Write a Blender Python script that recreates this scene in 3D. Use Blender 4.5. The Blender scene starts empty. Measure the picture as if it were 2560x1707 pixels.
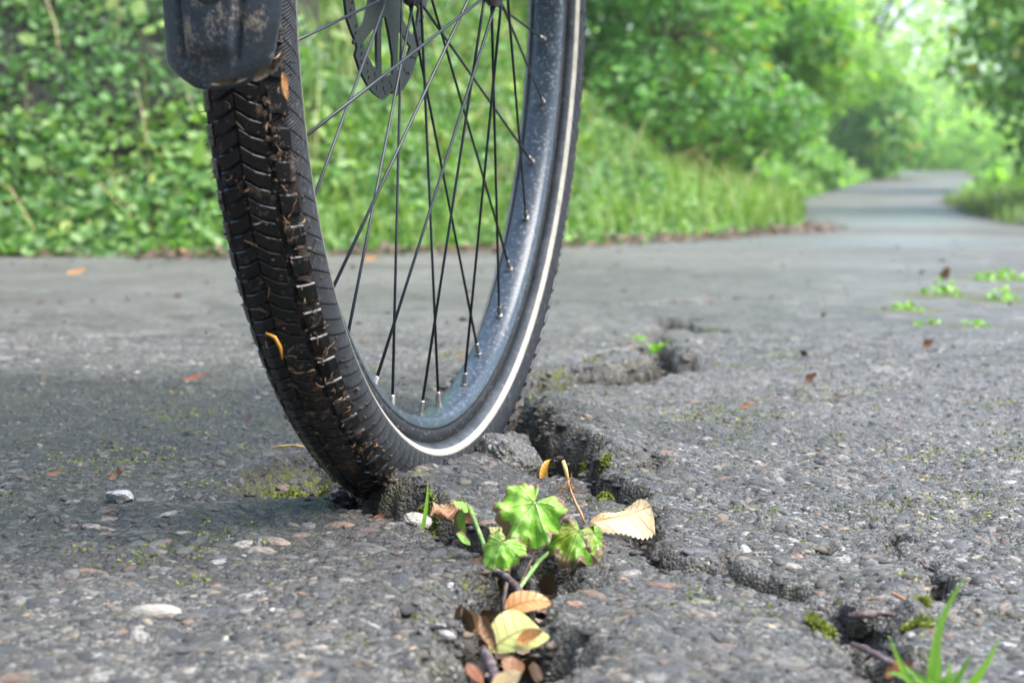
import bpy, math, random
import numpy as np
from mathutils import Matrix, Vector

# ------------------------------------------------------------------ camera
scene = bpy.context.scene
CAM_H = 0.192
cam_data = bpy.data.cameras.new("camera")
cam = bpy.data.objects.new("camera", cam_data)
scene.collection.objects.link(cam)
cam.location = (0, 0, CAM_H)
cam.rotation_euler = (math.pi / 2 - 0.0845049, 0, 0)
cam_data.sensor_width = 36.0
cam_data.lens = 4575.21 / 2560 * 36.0
cam_data.clip_start = 0.02
cam_data.clip_end = 500
cam_data.dof.use_dof = True
cam_data.dof.focus_distance = 1.10
cam_data.dof.aperture_fstop = 12.5
scene.camera = cam

# ------------------------------------------------------------------ light
SUN_EL, SUN_AZ = math.radians(58), math.radians(112)      # azimuth clockwise from +Y
world = bpy.data.worlds.new("World")
scene.world = world
world.use_nodes = True
wn = world.node_tree
wn.nodes.clear()
sky = wn.nodes.new("ShaderNodeTexSky")
sky.sky_type = 'NISHITA'
sky.sun_disc = False
sky.sun_elevation = SUN_EL
sky.sun_rotation = SUN_AZ
sky.air_density = 1.0
sky.dust_density = 2.0
sky.ozone_density = 1.0
bg = wn.nodes.new("ShaderNodeBackground")
bg.inputs[1].default_value = 0.15
wo = wn.nodes.new("ShaderNodeOutputWorld")
wn.links.new(sky.outputs[0], bg.inputs[0])
wn.links.new(bg.outputs[0], wo.inputs[0])
sun_data = bpy.data.lights.new("sun", 'SUN')
sun_data.energy = 2.3
sun_data.angle = math.radians(50)
sun_data.color = (1.0, 0.985, 0.96)
sun = bpy.data.objects.new("sun", sun_data)
scene.collection.objects.link(sun)
sd = Vector((math.sin(SUN_AZ) * math.cos(SUN_EL), math.cos(SUN_AZ) * math.cos(SUN_EL), math.sin(SUN_EL)))
sun.rotation_euler = sd.to_track_quat('Z', 'Y').to_euler()
sun.location = (0, 0, 30)
scene.view_settings.view_transform = 'Standard'
scene.view_settings.look = 'None'
scene.view_settings.exposure = 1.85
scene.view_settings.gamma = 1.0

rng = np.random.default_rng(7)
random.seed(7)
COL = scene.collection

# ------------------------------------------------------------------ helpers
def tag(o, label=None, cat=None, group=None, kind=None):
    if label: o["label"] = label
    if cat: o["category"] = cat
    if group: o["group"] = group
    if kind: o["kind"] = kind
    return o

def empty(name, loc=(0, 0, 0), rot=(0, 0, 0)):
    o = bpy.data.objects.new(name, None)
    o.empty_display_size = 0.05
    o.location = loc
    o.rotation_euler = rot
    COL.objects.link(o)
    return o

def mesh_np(name, V, F, mat=None, smooth=True):
    """fast mesh from numpy arrays; F is (n,3) or (n,4)"""
    me = bpy.data.meshes.new(name)
    V = np.asarray(V, dtype=np.float32)
    F = np.asarray(F, dtype=np.int32)
    me.vertices.add(len(V))
    me.vertices.foreach_set("co", V.ravel())
    k = F.shape[1]
    me.loops.add(F.size)
    me.loops.foreach_set("vertex_index", F.ravel())
    me.polygons.add(len(F))
    me.polygons.foreach_set("loop_start", np.arange(0, F.size, k, dtype=np.int32))
    me.polygons.foreach_set("loop_total", np.full(len(F), k, dtype=np.int32))
    me.update(calc_edges=True)
    if smooth:
        me.polygons.foreach_set("use_smooth", np.ones(len(F), dtype=bool))
    if mat: me.materials.append(mat)
    return me

def mesh_py(name, V, F, mat=None, smooth=False):
    me = bpy.data.meshes.new(name)
    me.from_pydata([tuple(v) for v in V], [], [tuple(f) for f in F])
    me.update()
    if smooth:
        for p in me.polygons: p.use_smooth = True
    if mat: me.materials.append(mat)
    return me

def link(name, me, parent=None, loc=None, mtx=None):
    o = bpy.data.objects.new(name, me)
    COL.objects.link(o)
    if parent is not None: o.parent = parent
    if mtx is not None: o.matrix_local = mtx
    if loc is not None: o.location = loc
    return o

def vattr(me, name, arr):
    a = me.attributes.new(name, 'FLOAT', 'POINT')
    a.data.foreach_set("value", np.asarray(arr, dtype=np.float32).ravel())

def vcol(me, name, arr):
    arr = np.asarray(arr, dtype=np.float32)
    if arr.shape[1] == 3: arr = np.concatenate([arr, np.ones((len(arr), 1), np.float32)], 1)
    a = me.attributes.new(name, 'FLOAT_COLOR', 'POINT')
    a.data.foreach_set("color", arr.ravel())

def vvec(me, name, arr):
    a = me.attributes.new(name, 'FLOAT_VECTOR', 'POINT')
    a.data.foreach_set("vector", np.asarray(arr, dtype=np.float32).ravel())

def smoothstep(a, b, x):
    t = np.clip((x - a) / (b - a), 0, 1)
    return t * t * (3 - 2 * t)

def perlin(x, y, seed=0):
    xi = np.floor(x).astype(np.int64); yi = np.floor(y).astype(np.int64)
    xf = x - xi; yf = y - yi
    def g(ix, iy):
        h = (ix * 374761393 + iy * 668265263 + seed * 1442695041) & 0xffffffff
        h = ((h ^ (h >> 13)) * 1274126177) & 0xffffffff
        a = ((h ^ (h >> 16)) & 0xffff) / 65536.0 * 2 * np.pi
        return np.cos(a), np.sin(a)
    u = xf * xf * xf * (xf * (xf * 6 - 15) + 10); v = yf * yf * yf * (yf * (yf * 6 - 15) + 10)
    def d(ox, oy):
        gx, gy = g(xi + ox, yi + oy)
        return gx * (xf - ox) + gy * (yf - oy)
    a = d(0, 0) * (1 - u) + d(1, 0) * u
    b = d(0, 1) * (1 - u) + d(1, 1) * u
    return (a * (1 - v) + b * v) * 1.5

def tube(pts, radii, n=8, closed=False, caps=True):
    """swept tube; returns V, F (quads)"""
    pts = [Vector(p) for p in pts]
    if not hasattr(radii, '__len__'): radii = [radii] * len(pts)
    V = []; F = []
    up = None
    m = len(pts)
    for i, p in enumerate(pts):
        if closed: t = (pts[(i + 1) % m] - pts[i - 1]).normalized()
        else: t = (pts[min(i + 1, m - 1)] - pts[max(i - 1, 0)]).normalized()
        if up is None:
            up = Vector((0, 0, 1)) if abs(t.z) < .9 else Vector((1, 0, 0))
        a = t.cross(up).normalized(); b = a.cross(t).normalized(); up = b
        for k in range(n):
            w = 2 * math.pi * k / n
            V.append(p + (a * math.cos(w) + b * math.sin(w)) * radii[i])
    for i in range(m if closed else m - 1):
        j = (i + 1) % m
        for k in range(n):
            k2 = (k + 1) % n
            F.append((i * n + k, i * n + k2, j * n + k2, j * n + k))
    if caps and not closed:
        F.append(tuple(range(n - 1, -1, -1)))
        F.append(tuple((m - 1) * n + k for k in range(n)))
    return V, F

def merge(parts):
    V = []; F = []
    for v, f in parts:
        o = len(V)
        V += [tuple(p) for p in v]
        F += [tuple(i + o for i in q) for q in f]
    return V, F

def bend(p0, p1, sag=(0, 0, 0), n=8):
    p0, p1, s = Vector(p0), Vector(p1), Vector(sag)
    return [p0.lerp(p1, i / n) + s * (4 * (i / n) * (1 - i / n)) for i in range(n + 1)]

# ------------------------------------------------------------------ materials
class NT:
    def __init__(self, name):
        self.m = bpy.data.materials.new(name)
        self.m.use_nodes = True
        self.t = self.m.node_tree
        self.t.nodes.clear()
        self.out = self.n("ShaderNodeOutputMaterial")
    def n(self, typ, **kw):
        nd = self.t.nodes.new(typ)
        for k, v in kw.items(): setattr(nd, k, v)
        return nd
    def l(self, a, b): self.t.links.new(a, b)
    def setin(self, sock, v):
        if hasattr(v, 'is_linked') or isinstance(v, bpy.types.NodeSocket): self.l(v, sock)
        elif isinstance(v, (tuple, list)) and len(v) == 3 and sock.type == 'RGBA': sock.default_value = (*v, 1)
        else: sock.default_value = v
    def noise(self, vec, scale, detail=4, rough=.6, dist=0.):
        nd = self.n("ShaderNodeTexNoise")
        if vec is not None: self.l(vec, nd.inputs['Vector'])
        nd.inputs['Scale'].default_value = scale
        nd.inputs['Detail'].default_value = detail
        nd.inputs['Roughness'].default_value = rough
        nd.inputs['Distortion'].default_value = dist
        return nd.outputs[0]
    def voro(self, vec, scale, feature='F1', rand=1.0):
        nd = self.n("ShaderNodeTexVoronoi", feature=feature)
        if vec is not None: self.l(vec, nd.inputs['Vector'])
        nd.inputs['Scale'].default_value = scale
        nd.inputs['Randomness'].default_value = rand
        return nd
    def ramp(self, fac, stops, interp='LINEAR'):
        nd = self.n("ShaderNodeValToRGB")
        nd.color_ramp.interpolation = interp
        els = nd.color_ramp.elements
        while len(els) < len(stops): els.new(0.5)
        for e, (p, c) in zip(els, stops):
            e.position = p
            e.color = (*c, 1) if isinstance(c, (tuple, list)) else (c, c, c, 1)
        self.l(fac, nd.inputs[0])
        return nd.outputs[0]
    def mix(self, fac, a, b, mode='MIX'):
        nd = self.n("ShaderNodeMix", data_type='RGBA', blend_type=mode)
        self.setin(nd.inputs[0], fac); self.setin(nd.inputs[6], a); self.setin(nd.inputs[7], b)
        return nd.outputs[2]
    def math(self, op, a, b=0.0, clamp=False):
        nd = self.n("ShaderNodeMath", operation=op, use_clamp=clamp)
        self.setin(nd.inputs[0], a); self.setin(nd.inputs[1], b)
        return nd.outputs[0]
    def attr(self, name, out='Fac'):
        return self.n("ShaderNodeAttribute", attribute_name=name).outputs[out]
    def coord(self, which='Object'):
        return self.n("ShaderNodeTexCoord").outputs[which]
    def bump(self, h, strength=.5, dist=.001, normal=None):
        nd = self.n("ShaderNodeBump")
        self.l(h, nd.inputs['Height'])
        nd.inputs['Strength'].default_value = strength
        nd.inputs['Distance'].default_value = dist
        if normal is not None: self.l(normal, nd.inputs['Normal'])
        return nd.outputs[0]
    def pbr(self, col, rough=.5, metal=0., normal=None, spec=.5, transl=None, trans_col=None, coat=0.):
        p = self.n("ShaderNodeBsdfPrincipled")
        self.setin(p.inputs['Base Color'], col)
        self.setin(p.inputs['Roughness'], rough)
        self.setin(p.inputs['Metallic'], metal)
        self.setin(p.inputs['Specular IOR Level'], spec)
        if coat: p.inputs['Coat Weight'].default_value = coat; p.inputs['Coat Roughness'].default_value = .15
        if normal is not None: self.l(normal, p.inputs['Normal'])
        res = p.outputs[0]
        if transl is not None:
            tr = self.n("ShaderNodeBsdfTranslucent")
            self.setin(tr.inputs[0], trans_col if trans_col is not None else col)
            mx = self.n("ShaderNodeMixShader")
            self.setin(mx.inputs[0], transl)
            self.l(res, mx.inputs[1]); self.l(tr.outputs[0], mx.inputs[2])
            res = mx.outputs[0]
        self.l(res, self.out.inputs[0])
        return self.m

def mat_simple(name, col, rough=.5, metal=0., grime=None, gscale=60, gamt=(.5, .65), bump=None):
    t = NT(name)
    c = t.coord()
    base = t.mix(t.noise(c, gscale * .4), tuple(x * .75 for x in col), tuple(x * 1.2 for x in col))
    if grime:
        g = t.ramp(t.noise(c, gscale, 6, .65), [(gamt[0], 0.), (gamt[1], 1.)])
        base = t.mix(g, base, grime)
    nrm = t.bump(t.noise(c, bump[0], 5), bump[1], bump[2]) if bump else None
    return t.pbr(base, rough, metal, nrm)

def mat_path():
    t = NT("path_concrete")
    c = t.coord()
    soil = t.attr("soil"); moss = t.attr("moss"); patch = t.attr("patch")
    v1 = t.voro(c, 230); v2 = t.voro(c, 95); v3 = t.voro(c, 560)
    n1 = t.noise(c, 90, 6, .7); n2 = t.noise(c, 3.0, 4)
    binder = t.mix(n1, (.009, .0078, .0065), (.080, .066, .050))
    sp3 = t.n("ShaderNodeSeparateColor"); t.l(v3.outputs['Color'], sp3.inputs[0])
    grain = t.ramp(sp3.outputs[0], [(0., (.012, .012, .014)), (.35, (.05, .05, .052)), (.6, (.12, .115, .11)), (.8, (.22, .20, .175)), (.93, (.38, .365, .34)), (1., (.62, .6, .56))])
    binder = t.mix(t.ramp(sp3.outputs[1], [(.22, 0.), (.28, .95)]), binder, grain)
    binder = t.mix(t.ramp(t.noise(c, 900, 2), [(.54, 0.), (.64, .75)]), binder, (.38, .36, .33))
    # fine grit
    sep = t.n("ShaderNodeSeparateColor"); t.l(v1.outputs['Color'], sep.inputs[0])
    stone = t.ramp(sep.outputs[0], [(0., (.06, .062, .066)), (.3, (.13, .13, .135)), (.55, (.22, .2, .18)), (.75, (.30, .29, .28)), (.9, (.24, .15, .11)), (1., (.5, .48, .45))])
    m1 = t.math('MULTIPLY', t.ramp(v1.outputs['Distance'], [(.28, 1.), (.5, 0.)]), t.ramp(sep.outputs[1], [(.45, 0.), (.5, 1.)]))
    col = t.mix(m1, binder, stone)
    sep2 = t.n("ShaderNodeSeparateColor"); t.l(v2.outputs['Color'], sep2.inputs[0])
    stone2 = t.ramp(sep2.outputs[0], [(0., (.08, .082, .088)), (.4, (.2, .19, .18)), (.7, (.30, .29, .28)), (.85, (.26, .17, .13)), (1., (.55, .53, .5))])
    m2 = t.math('MULTIPLY', t.ramp(v2.outputs['Distance'], [(.25, 1.), (.42, 0.)]), t.ramp(sep2.outputs[1], [(.42, 0.), (.46, 1.)]))
    far = t.attr("far")
    m2 = t.math('MULTIPLY', m2, far)
    col = t.mix(m2, col, stone2)
    v4 = t.voro(c, 26); s4 = t.n('ShaderNodeSeparateColor'); t.l(v4.outputs['Color'], s4.inputs[0])
    col = t.mix(t.math('MULTIPLY', far, t.ramp(s4.outputs[1], [(.55, 0.), (.6, .6)])), col, t.ramp(s4.outputs[0], [(0., (.02, .019, .016)), (.45, (.06, .053, .045)), (.8, (.17, .155, .13)), (1., (.40, .37, .33))]))
    col = t.mix(t.math('MULTIPLY', t.attr('mid_sheen'), .7), col, (.27, .255, .235))  # glancing sky sheen on the middle path, painted as paler colour
    # large tone variation and the smoother patches
    col = t.mix(t.ramp(n2, [(.35, .0), (.7, .35)]), col, (.12, .11, .098))
    col = t.mix(t.ramp(t.noise(c, 2.1, 6, .7), [(.44, 0.), (.60, .42)]), col, (.055, .05, .042))
    col = t.mix(t.math('MULTIPLY', t.attr('left_shade'), .9), col, t.mix(1., col, (.22, .20, .18), 'MULTIPLY'))  # shade left of the wheel, painted dark into the path colour
    col = t.mix(t.math('MULTIPLY', patch, .75), col, (.20, .205, .215))  # smoother patches, their bluish glancing sheen put into the colour
    soilc = t.mix(t.noise(c, 160, 6, .7), (.006, .0045, .0035), (.035, .023, .015))
    col = t.mix(soil, col, soilc)
    mossn = t.ramp(t.noise(c, 500, 4), [(.3, 0.), (.7, 1.)])
    mossc = t.mix(mossn, (.035, .045, .008), (.19, .20, .03))
    mspots = t.ramp(t.noise(c, 60, 6, .75), [(.585, 0.), (.64, .85)])
    mm = t.math('MAXIMUM', t.math('MULTIPLY', mspots, t.ramp(t.noise(c, 7, 3), [(.35, .25), (.6, 1.)])), t.math('MULTIPLY', moss, t.ramp(t.noise(c, 110, 4), [(.4, 0.), (.55, 1.)])))
    col = t.mix(t.ramp(t.noise(c, 16, 5, .7), [(.45, 0.), (.7, .30)]), col, (.085, .088, .035))
    col = t.mix(mm, col, mossc)
    col = t.mix(1., col, (.86, .85, .84), 'MULTIPLY')
    h = t.math('ADD', t.math('MULTIPLY', t.ramp(v1.outputs['Distance'], [(0., 1.), (.5, 0.)]), .8), t.math('ADD', t.math('MULTIPLY', t.noise(c, 380, 5, .7), 1.3), t.math('MULTIPLY', v3.outputs['Distance'], -.9)))
    h = t.math('ADD', h, t.math('MULTIPLY', t.ramp(v2.outputs['Distance'], [(0., 1.), (.5, 0.)]), far))
    nrm = t.bump(h, 1., .0020)
    rough = t.ramp(n1, [(.3, .30), (.7, .60)])
    rough = t.mix(t.math('MULTIPLY', t.attr('left_shade'), .6), rough, (.3, .3, .3))
    rough = t.mix(t.math('MULTIPLY', patch, .8), rough, (.3, .3, .3))
    rough = t.mix(t.math('MAXIMUM', soil, mm), rough, (.85, .85, .85))
    return t.pbr(col, rough, 0., nrm, spec=.5)

def mat_pebble(use_obj):
    t = NT("pebble_stone_single" if use_obj else "pebble_stone")
    c = t.coord()
    if use_obj:
        r = t.n("ShaderNodeObjectInfo").outputs['Random']
        base = t.ramp(r, [(0., (.04, .043, .048)), (.25, (.09, .093, .10)), (.45, (.15, .14, .125)), (.6, (.12, .127, .135)), (.75, (.24, .21, .17)), (.86, (.24, .135, .085)), (.94, (.34, .30, .25)), (1., (.40, .385, .37))])
    else:
        base = t.mix(.18, t.attr("tint", 'Color'), (.10, .095, .088))
    n = t.noise(c, 5 if use_obj else 420, 6, .8)
    col = t.mix(n, t.mix(1., base, (.35, .35, .35), 'MULTIPLY'), t.mix(1., base, (1.6, 1.57, 1.53), 'MULTIPLY'))
    dirt = t.ramp(t.noise(c, 2.2 if use_obj else 170, 7, .8), [(.44, 0.), (.56, .88)])
    grainc = t.ramp(t.noise(c, 9 if use_obj else 700, 3, .7), [(.35, (.014, .013, .012)), (.55, (.055, .050, .043)), (.7, (.20, .185, .16))])
    col = t.mix(dirt, col, grainc)
    return t.pbr(col, t.ramp(n, [(.3, .32), (.7, .6)]), 0., t.bump(n, 1., .0012))

def mat_leafmass(name, dark, light, spec_rough=.46, transl=.35, yellow=(.3, .3, .04)):
    t = NT(name)
    r = t.attr("lv")
    col = t.ramp(r, [(0., dark), (.75, light), (.93, tuple(min(1, x * 1.35) for x in light)), (1., yellow)])
    tc = t.mix(1., col, (1.3, 1.5, .5), 'MULTIPLY')
    return t.pbr(col, spec_rough, 0., None, spec=.5, transl=transl, trans_col=tc)

M = {}
M['path'] = mat_path()
M['pebble'] = mat_pebble(False)
M['pebble_obj'] = mat_pebble(True)
M['soil'] = mat_simple("bank_soil", (.014, .014, .008), .9, grime=(.016, .026, .008), gscale=9, bump=(30, 1., .02))
M['ivy'] = mat_leafmass("ivy_leaf", (.016, .055, .013), (.10, .23, .045))
M['ground_leaf'] = mat_leafmass("ground_cover_leaf", (.07, .16, .032), (.20, .34, .085), yellow=(.35, .4, .06))
M['grass'] = mat_leafmass("grass_blade", (.08, .16, .025), (.23, .34, .07), spec_rough=.5, yellow=(.42, .36, .15))
M['shrub'] = mat_leafmass("shrub_leaf", (.045, .14, .035), (.18, .37, .10), transl=.5)
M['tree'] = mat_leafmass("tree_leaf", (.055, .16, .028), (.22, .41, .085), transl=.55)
M['tree_pale'] = mat_leafmass("pale_tree_leaf", (.20, .36, .09), (.44, .60, .22), transl=.6)  # far haze and sunlight put into a paler leaf colour
M['tree_dark'] = mat_leafmass("dark_tree_leaf", (.035, .11, .02), (.15, .31, .05), transl=.5)
M['bark'] = mat_simple("bark", (.07, .055, .04), .9, grime=(.04, .05, .02), gscale=14, bump=(40, 1., .01))

# ------------------------------------------------------------------ ground shape
PATH = np.array([(-9, 2.9), (-4, 4.3), (-2.2, 4.92), (-1.4, 5.0), (-.78, 4.98), (-.23, 5.4), (.17, 5.92), (.68, 6.76), (1.25, 7.96), (1.6, 10),
                 (2.15, 14.5), (3.6, 20.3), (5.6, 28), (8.5, 40), (12, 52), (15, 52), (10.0, 40), (8, 32), (5.4, 20.3), (3.5, 15), (2.85, 11.3),
                 (2.46, 8.8), (2.5, 5), (2.8, 2), (3, -3), (-9, -3)], float)

def poly_sd(x, y, P):
    """signed distance to polygon, negative inside"""
    d2 = np.full(x.shape, 1e9); inside = np.zeros(x.shape, bool)
    n = len(P)
    for i in range(n):
        ax, ay = P[i]; bx, by = P[(i + 1) % n]
        ex, ey = bx - ax, by - ay
        wx, wy = x - ax, y - ay
        t = np.clip((wx * ex + wy * ey) / (ex * ex + ey * ey), 0, 1)
        dx, dy = wx - ex * t, wy - ey * t
        d2 = np.minimum(d2, dx * dx + dy * dy)
        c1 = (ay <= y) & (by > y); c2 = (by <= y) & (ay > y)
        cr = ex * wy - ey * wx
        inside ^= (c1 & (cr > 0)) | (c2 & (cr < 0))
    d = np.sqrt(d2)
    return np.where(inside, -d, d)

def base_z(y):
    s = np.maximum(0, y - 10)
    e = np.maximum(0, y - 39)
    return np.where(y < 10, 0., .0186 * (np.sqrt(s * s + 1.5 ** 2) - 1.5)) - .055 * (np.sqrt(e * e + 1) - 1) * (e > 0)

CRACKS = [
    [(-0.010, 0.600, 0.0283, 0.0517), (-0.008, 0.677, 0.0283, 0.0517), (-0.005, 0.742, 0.0283, 0.0517), (0.001, 0.820, 0.0250, 0.0517), (0.003, 0.885, 0.0296, 0.0517), (-0.006, 0.927, 0.0140, 0.0400), (-0.023, 0.985, 0.0100, 0.0300), (-0.041, 1.030, 0.0100, 0.0260), (-0.062, 1.060, 0.0100, 0.0220), (-0.088, 1.092, 0.0120, 0.0220)],
    [(0.003, 0.885, 0.0180, 0.0450), (0.019, 0.916, 0.0160, 0.0380), (0.033, 0.949, 0.0080, 0.0200)],
    [(0.002, 1.556, 0.0103, 0.0345), (0.003, 1.443, 0.0143, 0.0414), (0.012, 1.330, 0.0184, 0.0460), (0.028, 1.231, 0.0205, 0.0460), (0.047, 1.221, 0.0123, 0.0345), (0.057, 1.159, 0.0061, 0.0172), (0.068, 1.118, 0.0077, 0.0202), (0.073, 1.037, 0.0116, 0.0248), (0.074, 0.949, 0.0116, 0.0369), (0.095, 0.927, 0.0112, 0.0316), (0.119, 0.905, 0.0129, 0.0343), (0.138, 0.875, 0.0119, 0.0221), (0.153, 0.838, 0.0102, 0.0167), (0.159, 0.795, 0.0164, 0.0261), (0.154, 0.735, 0.0184, 0.0280), (0.151, 0.660, 0.0144, 0.0261)],
    [(0.159, 0.795, 0.0114, 0.0158), (0.181, 0.847, 0.0082, 0.0119), (0.201, 0.866, 0.0057, 0.0079)],
    [(0.005, 1.541, 0.0187, 0.0517), (0.021, 1.587, 0.0202, 0.0517), (0.036, 1.706, 0.0144, 0.0310), (0.065, 1.763, 0.0144, 0.0310), (0.096, 1.782, 0.0202, 0.0379), (0.122, 1.866, 0.0230, 0.0414), (0.166, 1.957, 0.0259, 0.0483), (0.173, 2.150, 0.0288, 0.0621), (0.171, 2.361, 0.0173, 0.0379)],
    [(0.166, 1.957, 0.0240, 0.0300), (0.202, 1.985, 0.0160, 0.0180)],
    [(-0.03, 1.79, 0.0126, 0.0150), (0.0, 1.785, 0.0144, 0.0180), (0.065, 1.763, 0.0144, 0.0180)],
    [(0.226, 2.676, 0.0282, 0.0360), (0.237, 2.590, 0.0317, 0.0396), (0.255, 2.525, 0.0352, 0.0468), (0.274, 2.448, 0.0246, 0.0288)],
    [(0.245, 2.951, 0.0339, 0.0370), (0.274, 2.995, 0.0339, 0.0336), (0.300, 2.973, 0.0185, 0.0202), (0.33, 3.02, 0.0154, 0.0168), (0.356, 3.087, 0.0308, 0.0302)],
    [(0.201, 0.866, 0.008, 0.014), (0.215, 0.905, 0.007, 0.012), (0.208, 0.960, 0.006, 0.010), (0.225, 1.02, 0.005, 0.006)],
    [(0.100, 0.925, 0.008, 0.013), (0.118, 0.955, 0.007, 0.011), (0.150, 0.960, 0.006, 0.009), (0.172, 0.985, 0.005, 0.006)],
    [(0.060, 1.165, 0.008, 0.014), (0.083, 1.190, 0.006, 0.010), (0.100, 1.235, 0.005, 0.007)],
    [(-0.012, 0.800, 0.008, 0.020), (-0.040, 0.812, 0.006, 0.010), (-0.062, 0.800, 0.004, 0.006)],
    [(0.173, 2.30, 0.014, 0.028), (0.19, 2.42, 0.016, 0.026), (0.226, 2.60, 0.016, 0.026)],
]
SLAB = np.array([(-.086, 1.098), (-.056, 1.05), (-.030, 1.0), (.0, .955), (.04, .94), (.07, .96), (.07, 1.1), (.045, 1.2), (.012, 1.26), (-.01, 1.27), (-.03, 1.25), (-.046, 1.2), (-.066, 1.13)])
CONTACT = (-0.058, 1.238); UX, UY = .25, .968

def ground(x, y):
    """height, soil mask, moss mask at plan positions"""
    z = base_z(y)
    near = smoothstep(6, 2.5, y)
    wx = x + .011 * perlin(x * 26, y * 26, 3) + .0050 * perlin(x * 70, y * 70, 5) + .0016 * perlin(x * 190, y * 190, 7)
    wy = y + .011 * perlin(x * 26, y * 26, 4) + .0050 * perlin(x * 70, y * 70, 6) + .0016 * perlin(x * 190, y * 190, 8)
    # gentle heave of the broken slabs
    z = z + .006 * perlin(x * 1.7 + 3, y * 1.7, 11) * near
    xb = np.interp(wy, [.9, 1.037, 1.118, 1.221, 1.33, 1.443, 1.556, 1.706, 1.782, 1.957, 2.15, 2.36], [.074, .073, .068, .045, .012, .003, .002, .036, .096, .166, .173, .171])
    side = smoothstep(-.003, .004, wx - xb)
    z = z + .011 * side * np.exp(-np.maximum(0, wx - xb) / .16) * smoothstep(.95, 1.12, y) * smoothstep(1.85, 1.5, y)
    yD = np.interp(wx, [-.05, 0, .036, .065, .096, .122, .166, .2], [1.72, 1.62, 1.715, 1.77, 1.79, 1.875, 1.965, 1.99])
    z = z + .019 * smoothstep(-.004, .008, wy - yD) * np.exp(-np.maximum(0, wy - yD) / .16) * smoothstep(-.10, -.02, x) * smoothstep(.24, .16, x)
    z = z + .014 * side * np.exp(-((x - .045) / .06) ** 2) * smoothstep(1.16, 1.24, y) * smoothstep(1.7, 1.42, y)
    # left foreground slab edge rises slightly
    z = z + .006 * np.exp(-((x + .05) ** 2 / .05 ** 2 + (y - .86) ** 2 / .12 ** 2))
    z = z + .005 * np.exp(-((x - .06) ** 2 / .05 ** 2 + (y - .80) ** 2 / .10 ** 2))
    sd = poly_sd(wx, wy, SLAB)
    k = smoothstep(.003, -.004, sd)
    slab = .021 - .21 * (x + .078) - .02 * (y - 1.09)
    z = z * (1 - k) + np.maximum(slab, z) * k
    # pothole round the tyre
    dx, dy = wx - CONTACT[0], wy - CONTACT[1]
    a = dx * UX + dy * UY; b = dx * UY - dy * UX
    q = np.sqrt((np.where(a < 0, a / .145, a / .10)) ** 2 + ((b + .004) / .030) ** 2)
    hole = smoothstep(1.1, .82, q)
    z = z * (1 - hole) + (-.0245) * hole
    # mossy hollow at its left
    q2 = np.sqrt(((wx + .142) / .034) ** 2 + ((wy - 1.20) / .085) ** 2)
    hol2 = smoothstep(1.15, .7, q2)
    z = z - .017 * hol2
    depth = np.maximum(hole * .025, .4 * hol2 * .02)
    moss = hol2.copy()
    for C in CRACKS:
        best = np.zeros(x.shape)
        xs = [c[0] for c in C]; ys = [c[1] for c in C]
        m = (x > min(xs) - .08) & (x < max(xs) + .08) & (y > min(ys) - .08) & (y < max(ys) + .08)
        if not m.any(): continue
        X, Y = wx[m], wy[m]; dep = np.zeros(X.shape)
        for i in range(len(C) - 1):
            ax, ay, aw, ad = C[i]; bx, by, bw, bd = C[i + 1]
            ex, ey = bx - ax, by - ay
            t = np.clip(((X - ax) * ex + (Y - ay) * ey) / (ex * ex + ey * ey), 0, 1)
            d = np.hypot(X - ax - ex * t, Y - ay - ey * t)
            w = (aw + (bw - aw) * t) * (.72 + .55 * perlin(X * 17, Y * 17, 51)); dd = (ad + (bd - ad) * t) * (.85 + .5 * perlin(X * 40, Y * 40, 52))
            rg = d / w
            dep = np.maximum(dep, dd * (.30 * smoothstep(1.75, 1.05, rg) + .70 * smoothstep(1.15, .62, rg)))
        best[m] = dep
        kk = (depth < best)
        z = np.where(kk, z - (best - depth), z)
        depth = np.maximum(depth, best)
        rim = np.clip(best / .02, 0, 1)
        moss = np.maximum(moss, rim * (1 - rim) * 2.4 * np.clip(perlin(x * 22, y * 22, 61) + .1, 0, 1))
    soil = smoothstep(.014, .024, depth)
    # aggregate relief
    fine = smoothstep(4.0, 1.6, y)
    z = z + (.0038 * perlin(x * 24, y * 24, 21) + .0019 * perlin(x * 80, y * 80, 22) + .0013 * np.abs(perlin(x * 170, y * 170, 23))) * fine
    z = z + (.0045 * perlin(x * 95, y * 95, 25) + .002 * perlin(x * 210, y * 210, 26)) * np.clip(depth / .012, 0, 1)
    for (mx, my, mr) in [(.757, 3.21, .10), (.82, 3.09, .07), (1.05, 3.8, .15), (.62, 2.87, .07), (.65, 2.55, .05), (.59, 2.59, .04), (.174, 2.33, .035), (.2614, 2.52, .035), (.30, 1.79, .012), (.02, 1.75, .04), (-.06, 1.12, .012), (.95, 3.4, .07)]:
        moss = np.maximum(moss, smoothstep(1.3, .5, np.hypot(x - mx, (y - my)) / mr))
    return z, soil, moss

def shade_at(x, y):  # mask of the painted shade on the path left of the wheel
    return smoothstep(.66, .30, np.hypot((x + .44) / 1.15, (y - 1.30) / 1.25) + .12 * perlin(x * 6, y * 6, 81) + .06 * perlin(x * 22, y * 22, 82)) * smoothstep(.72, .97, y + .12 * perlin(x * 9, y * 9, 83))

def axis(lo, fine_lo, fine_hi, hi, step, grow):
    a = list(np.arange(fine_lo, fine_hi + step / 2, step))
    s = step; p = a[-1]; up = []
    while p < hi: s *= grow; p += s; up.append(p)
    s = step; p = a[0]; dn = []
    while p > lo: s *= grow; p -= s; dn.append(p)
    return np.array(dn[::-1] + a + up)

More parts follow.
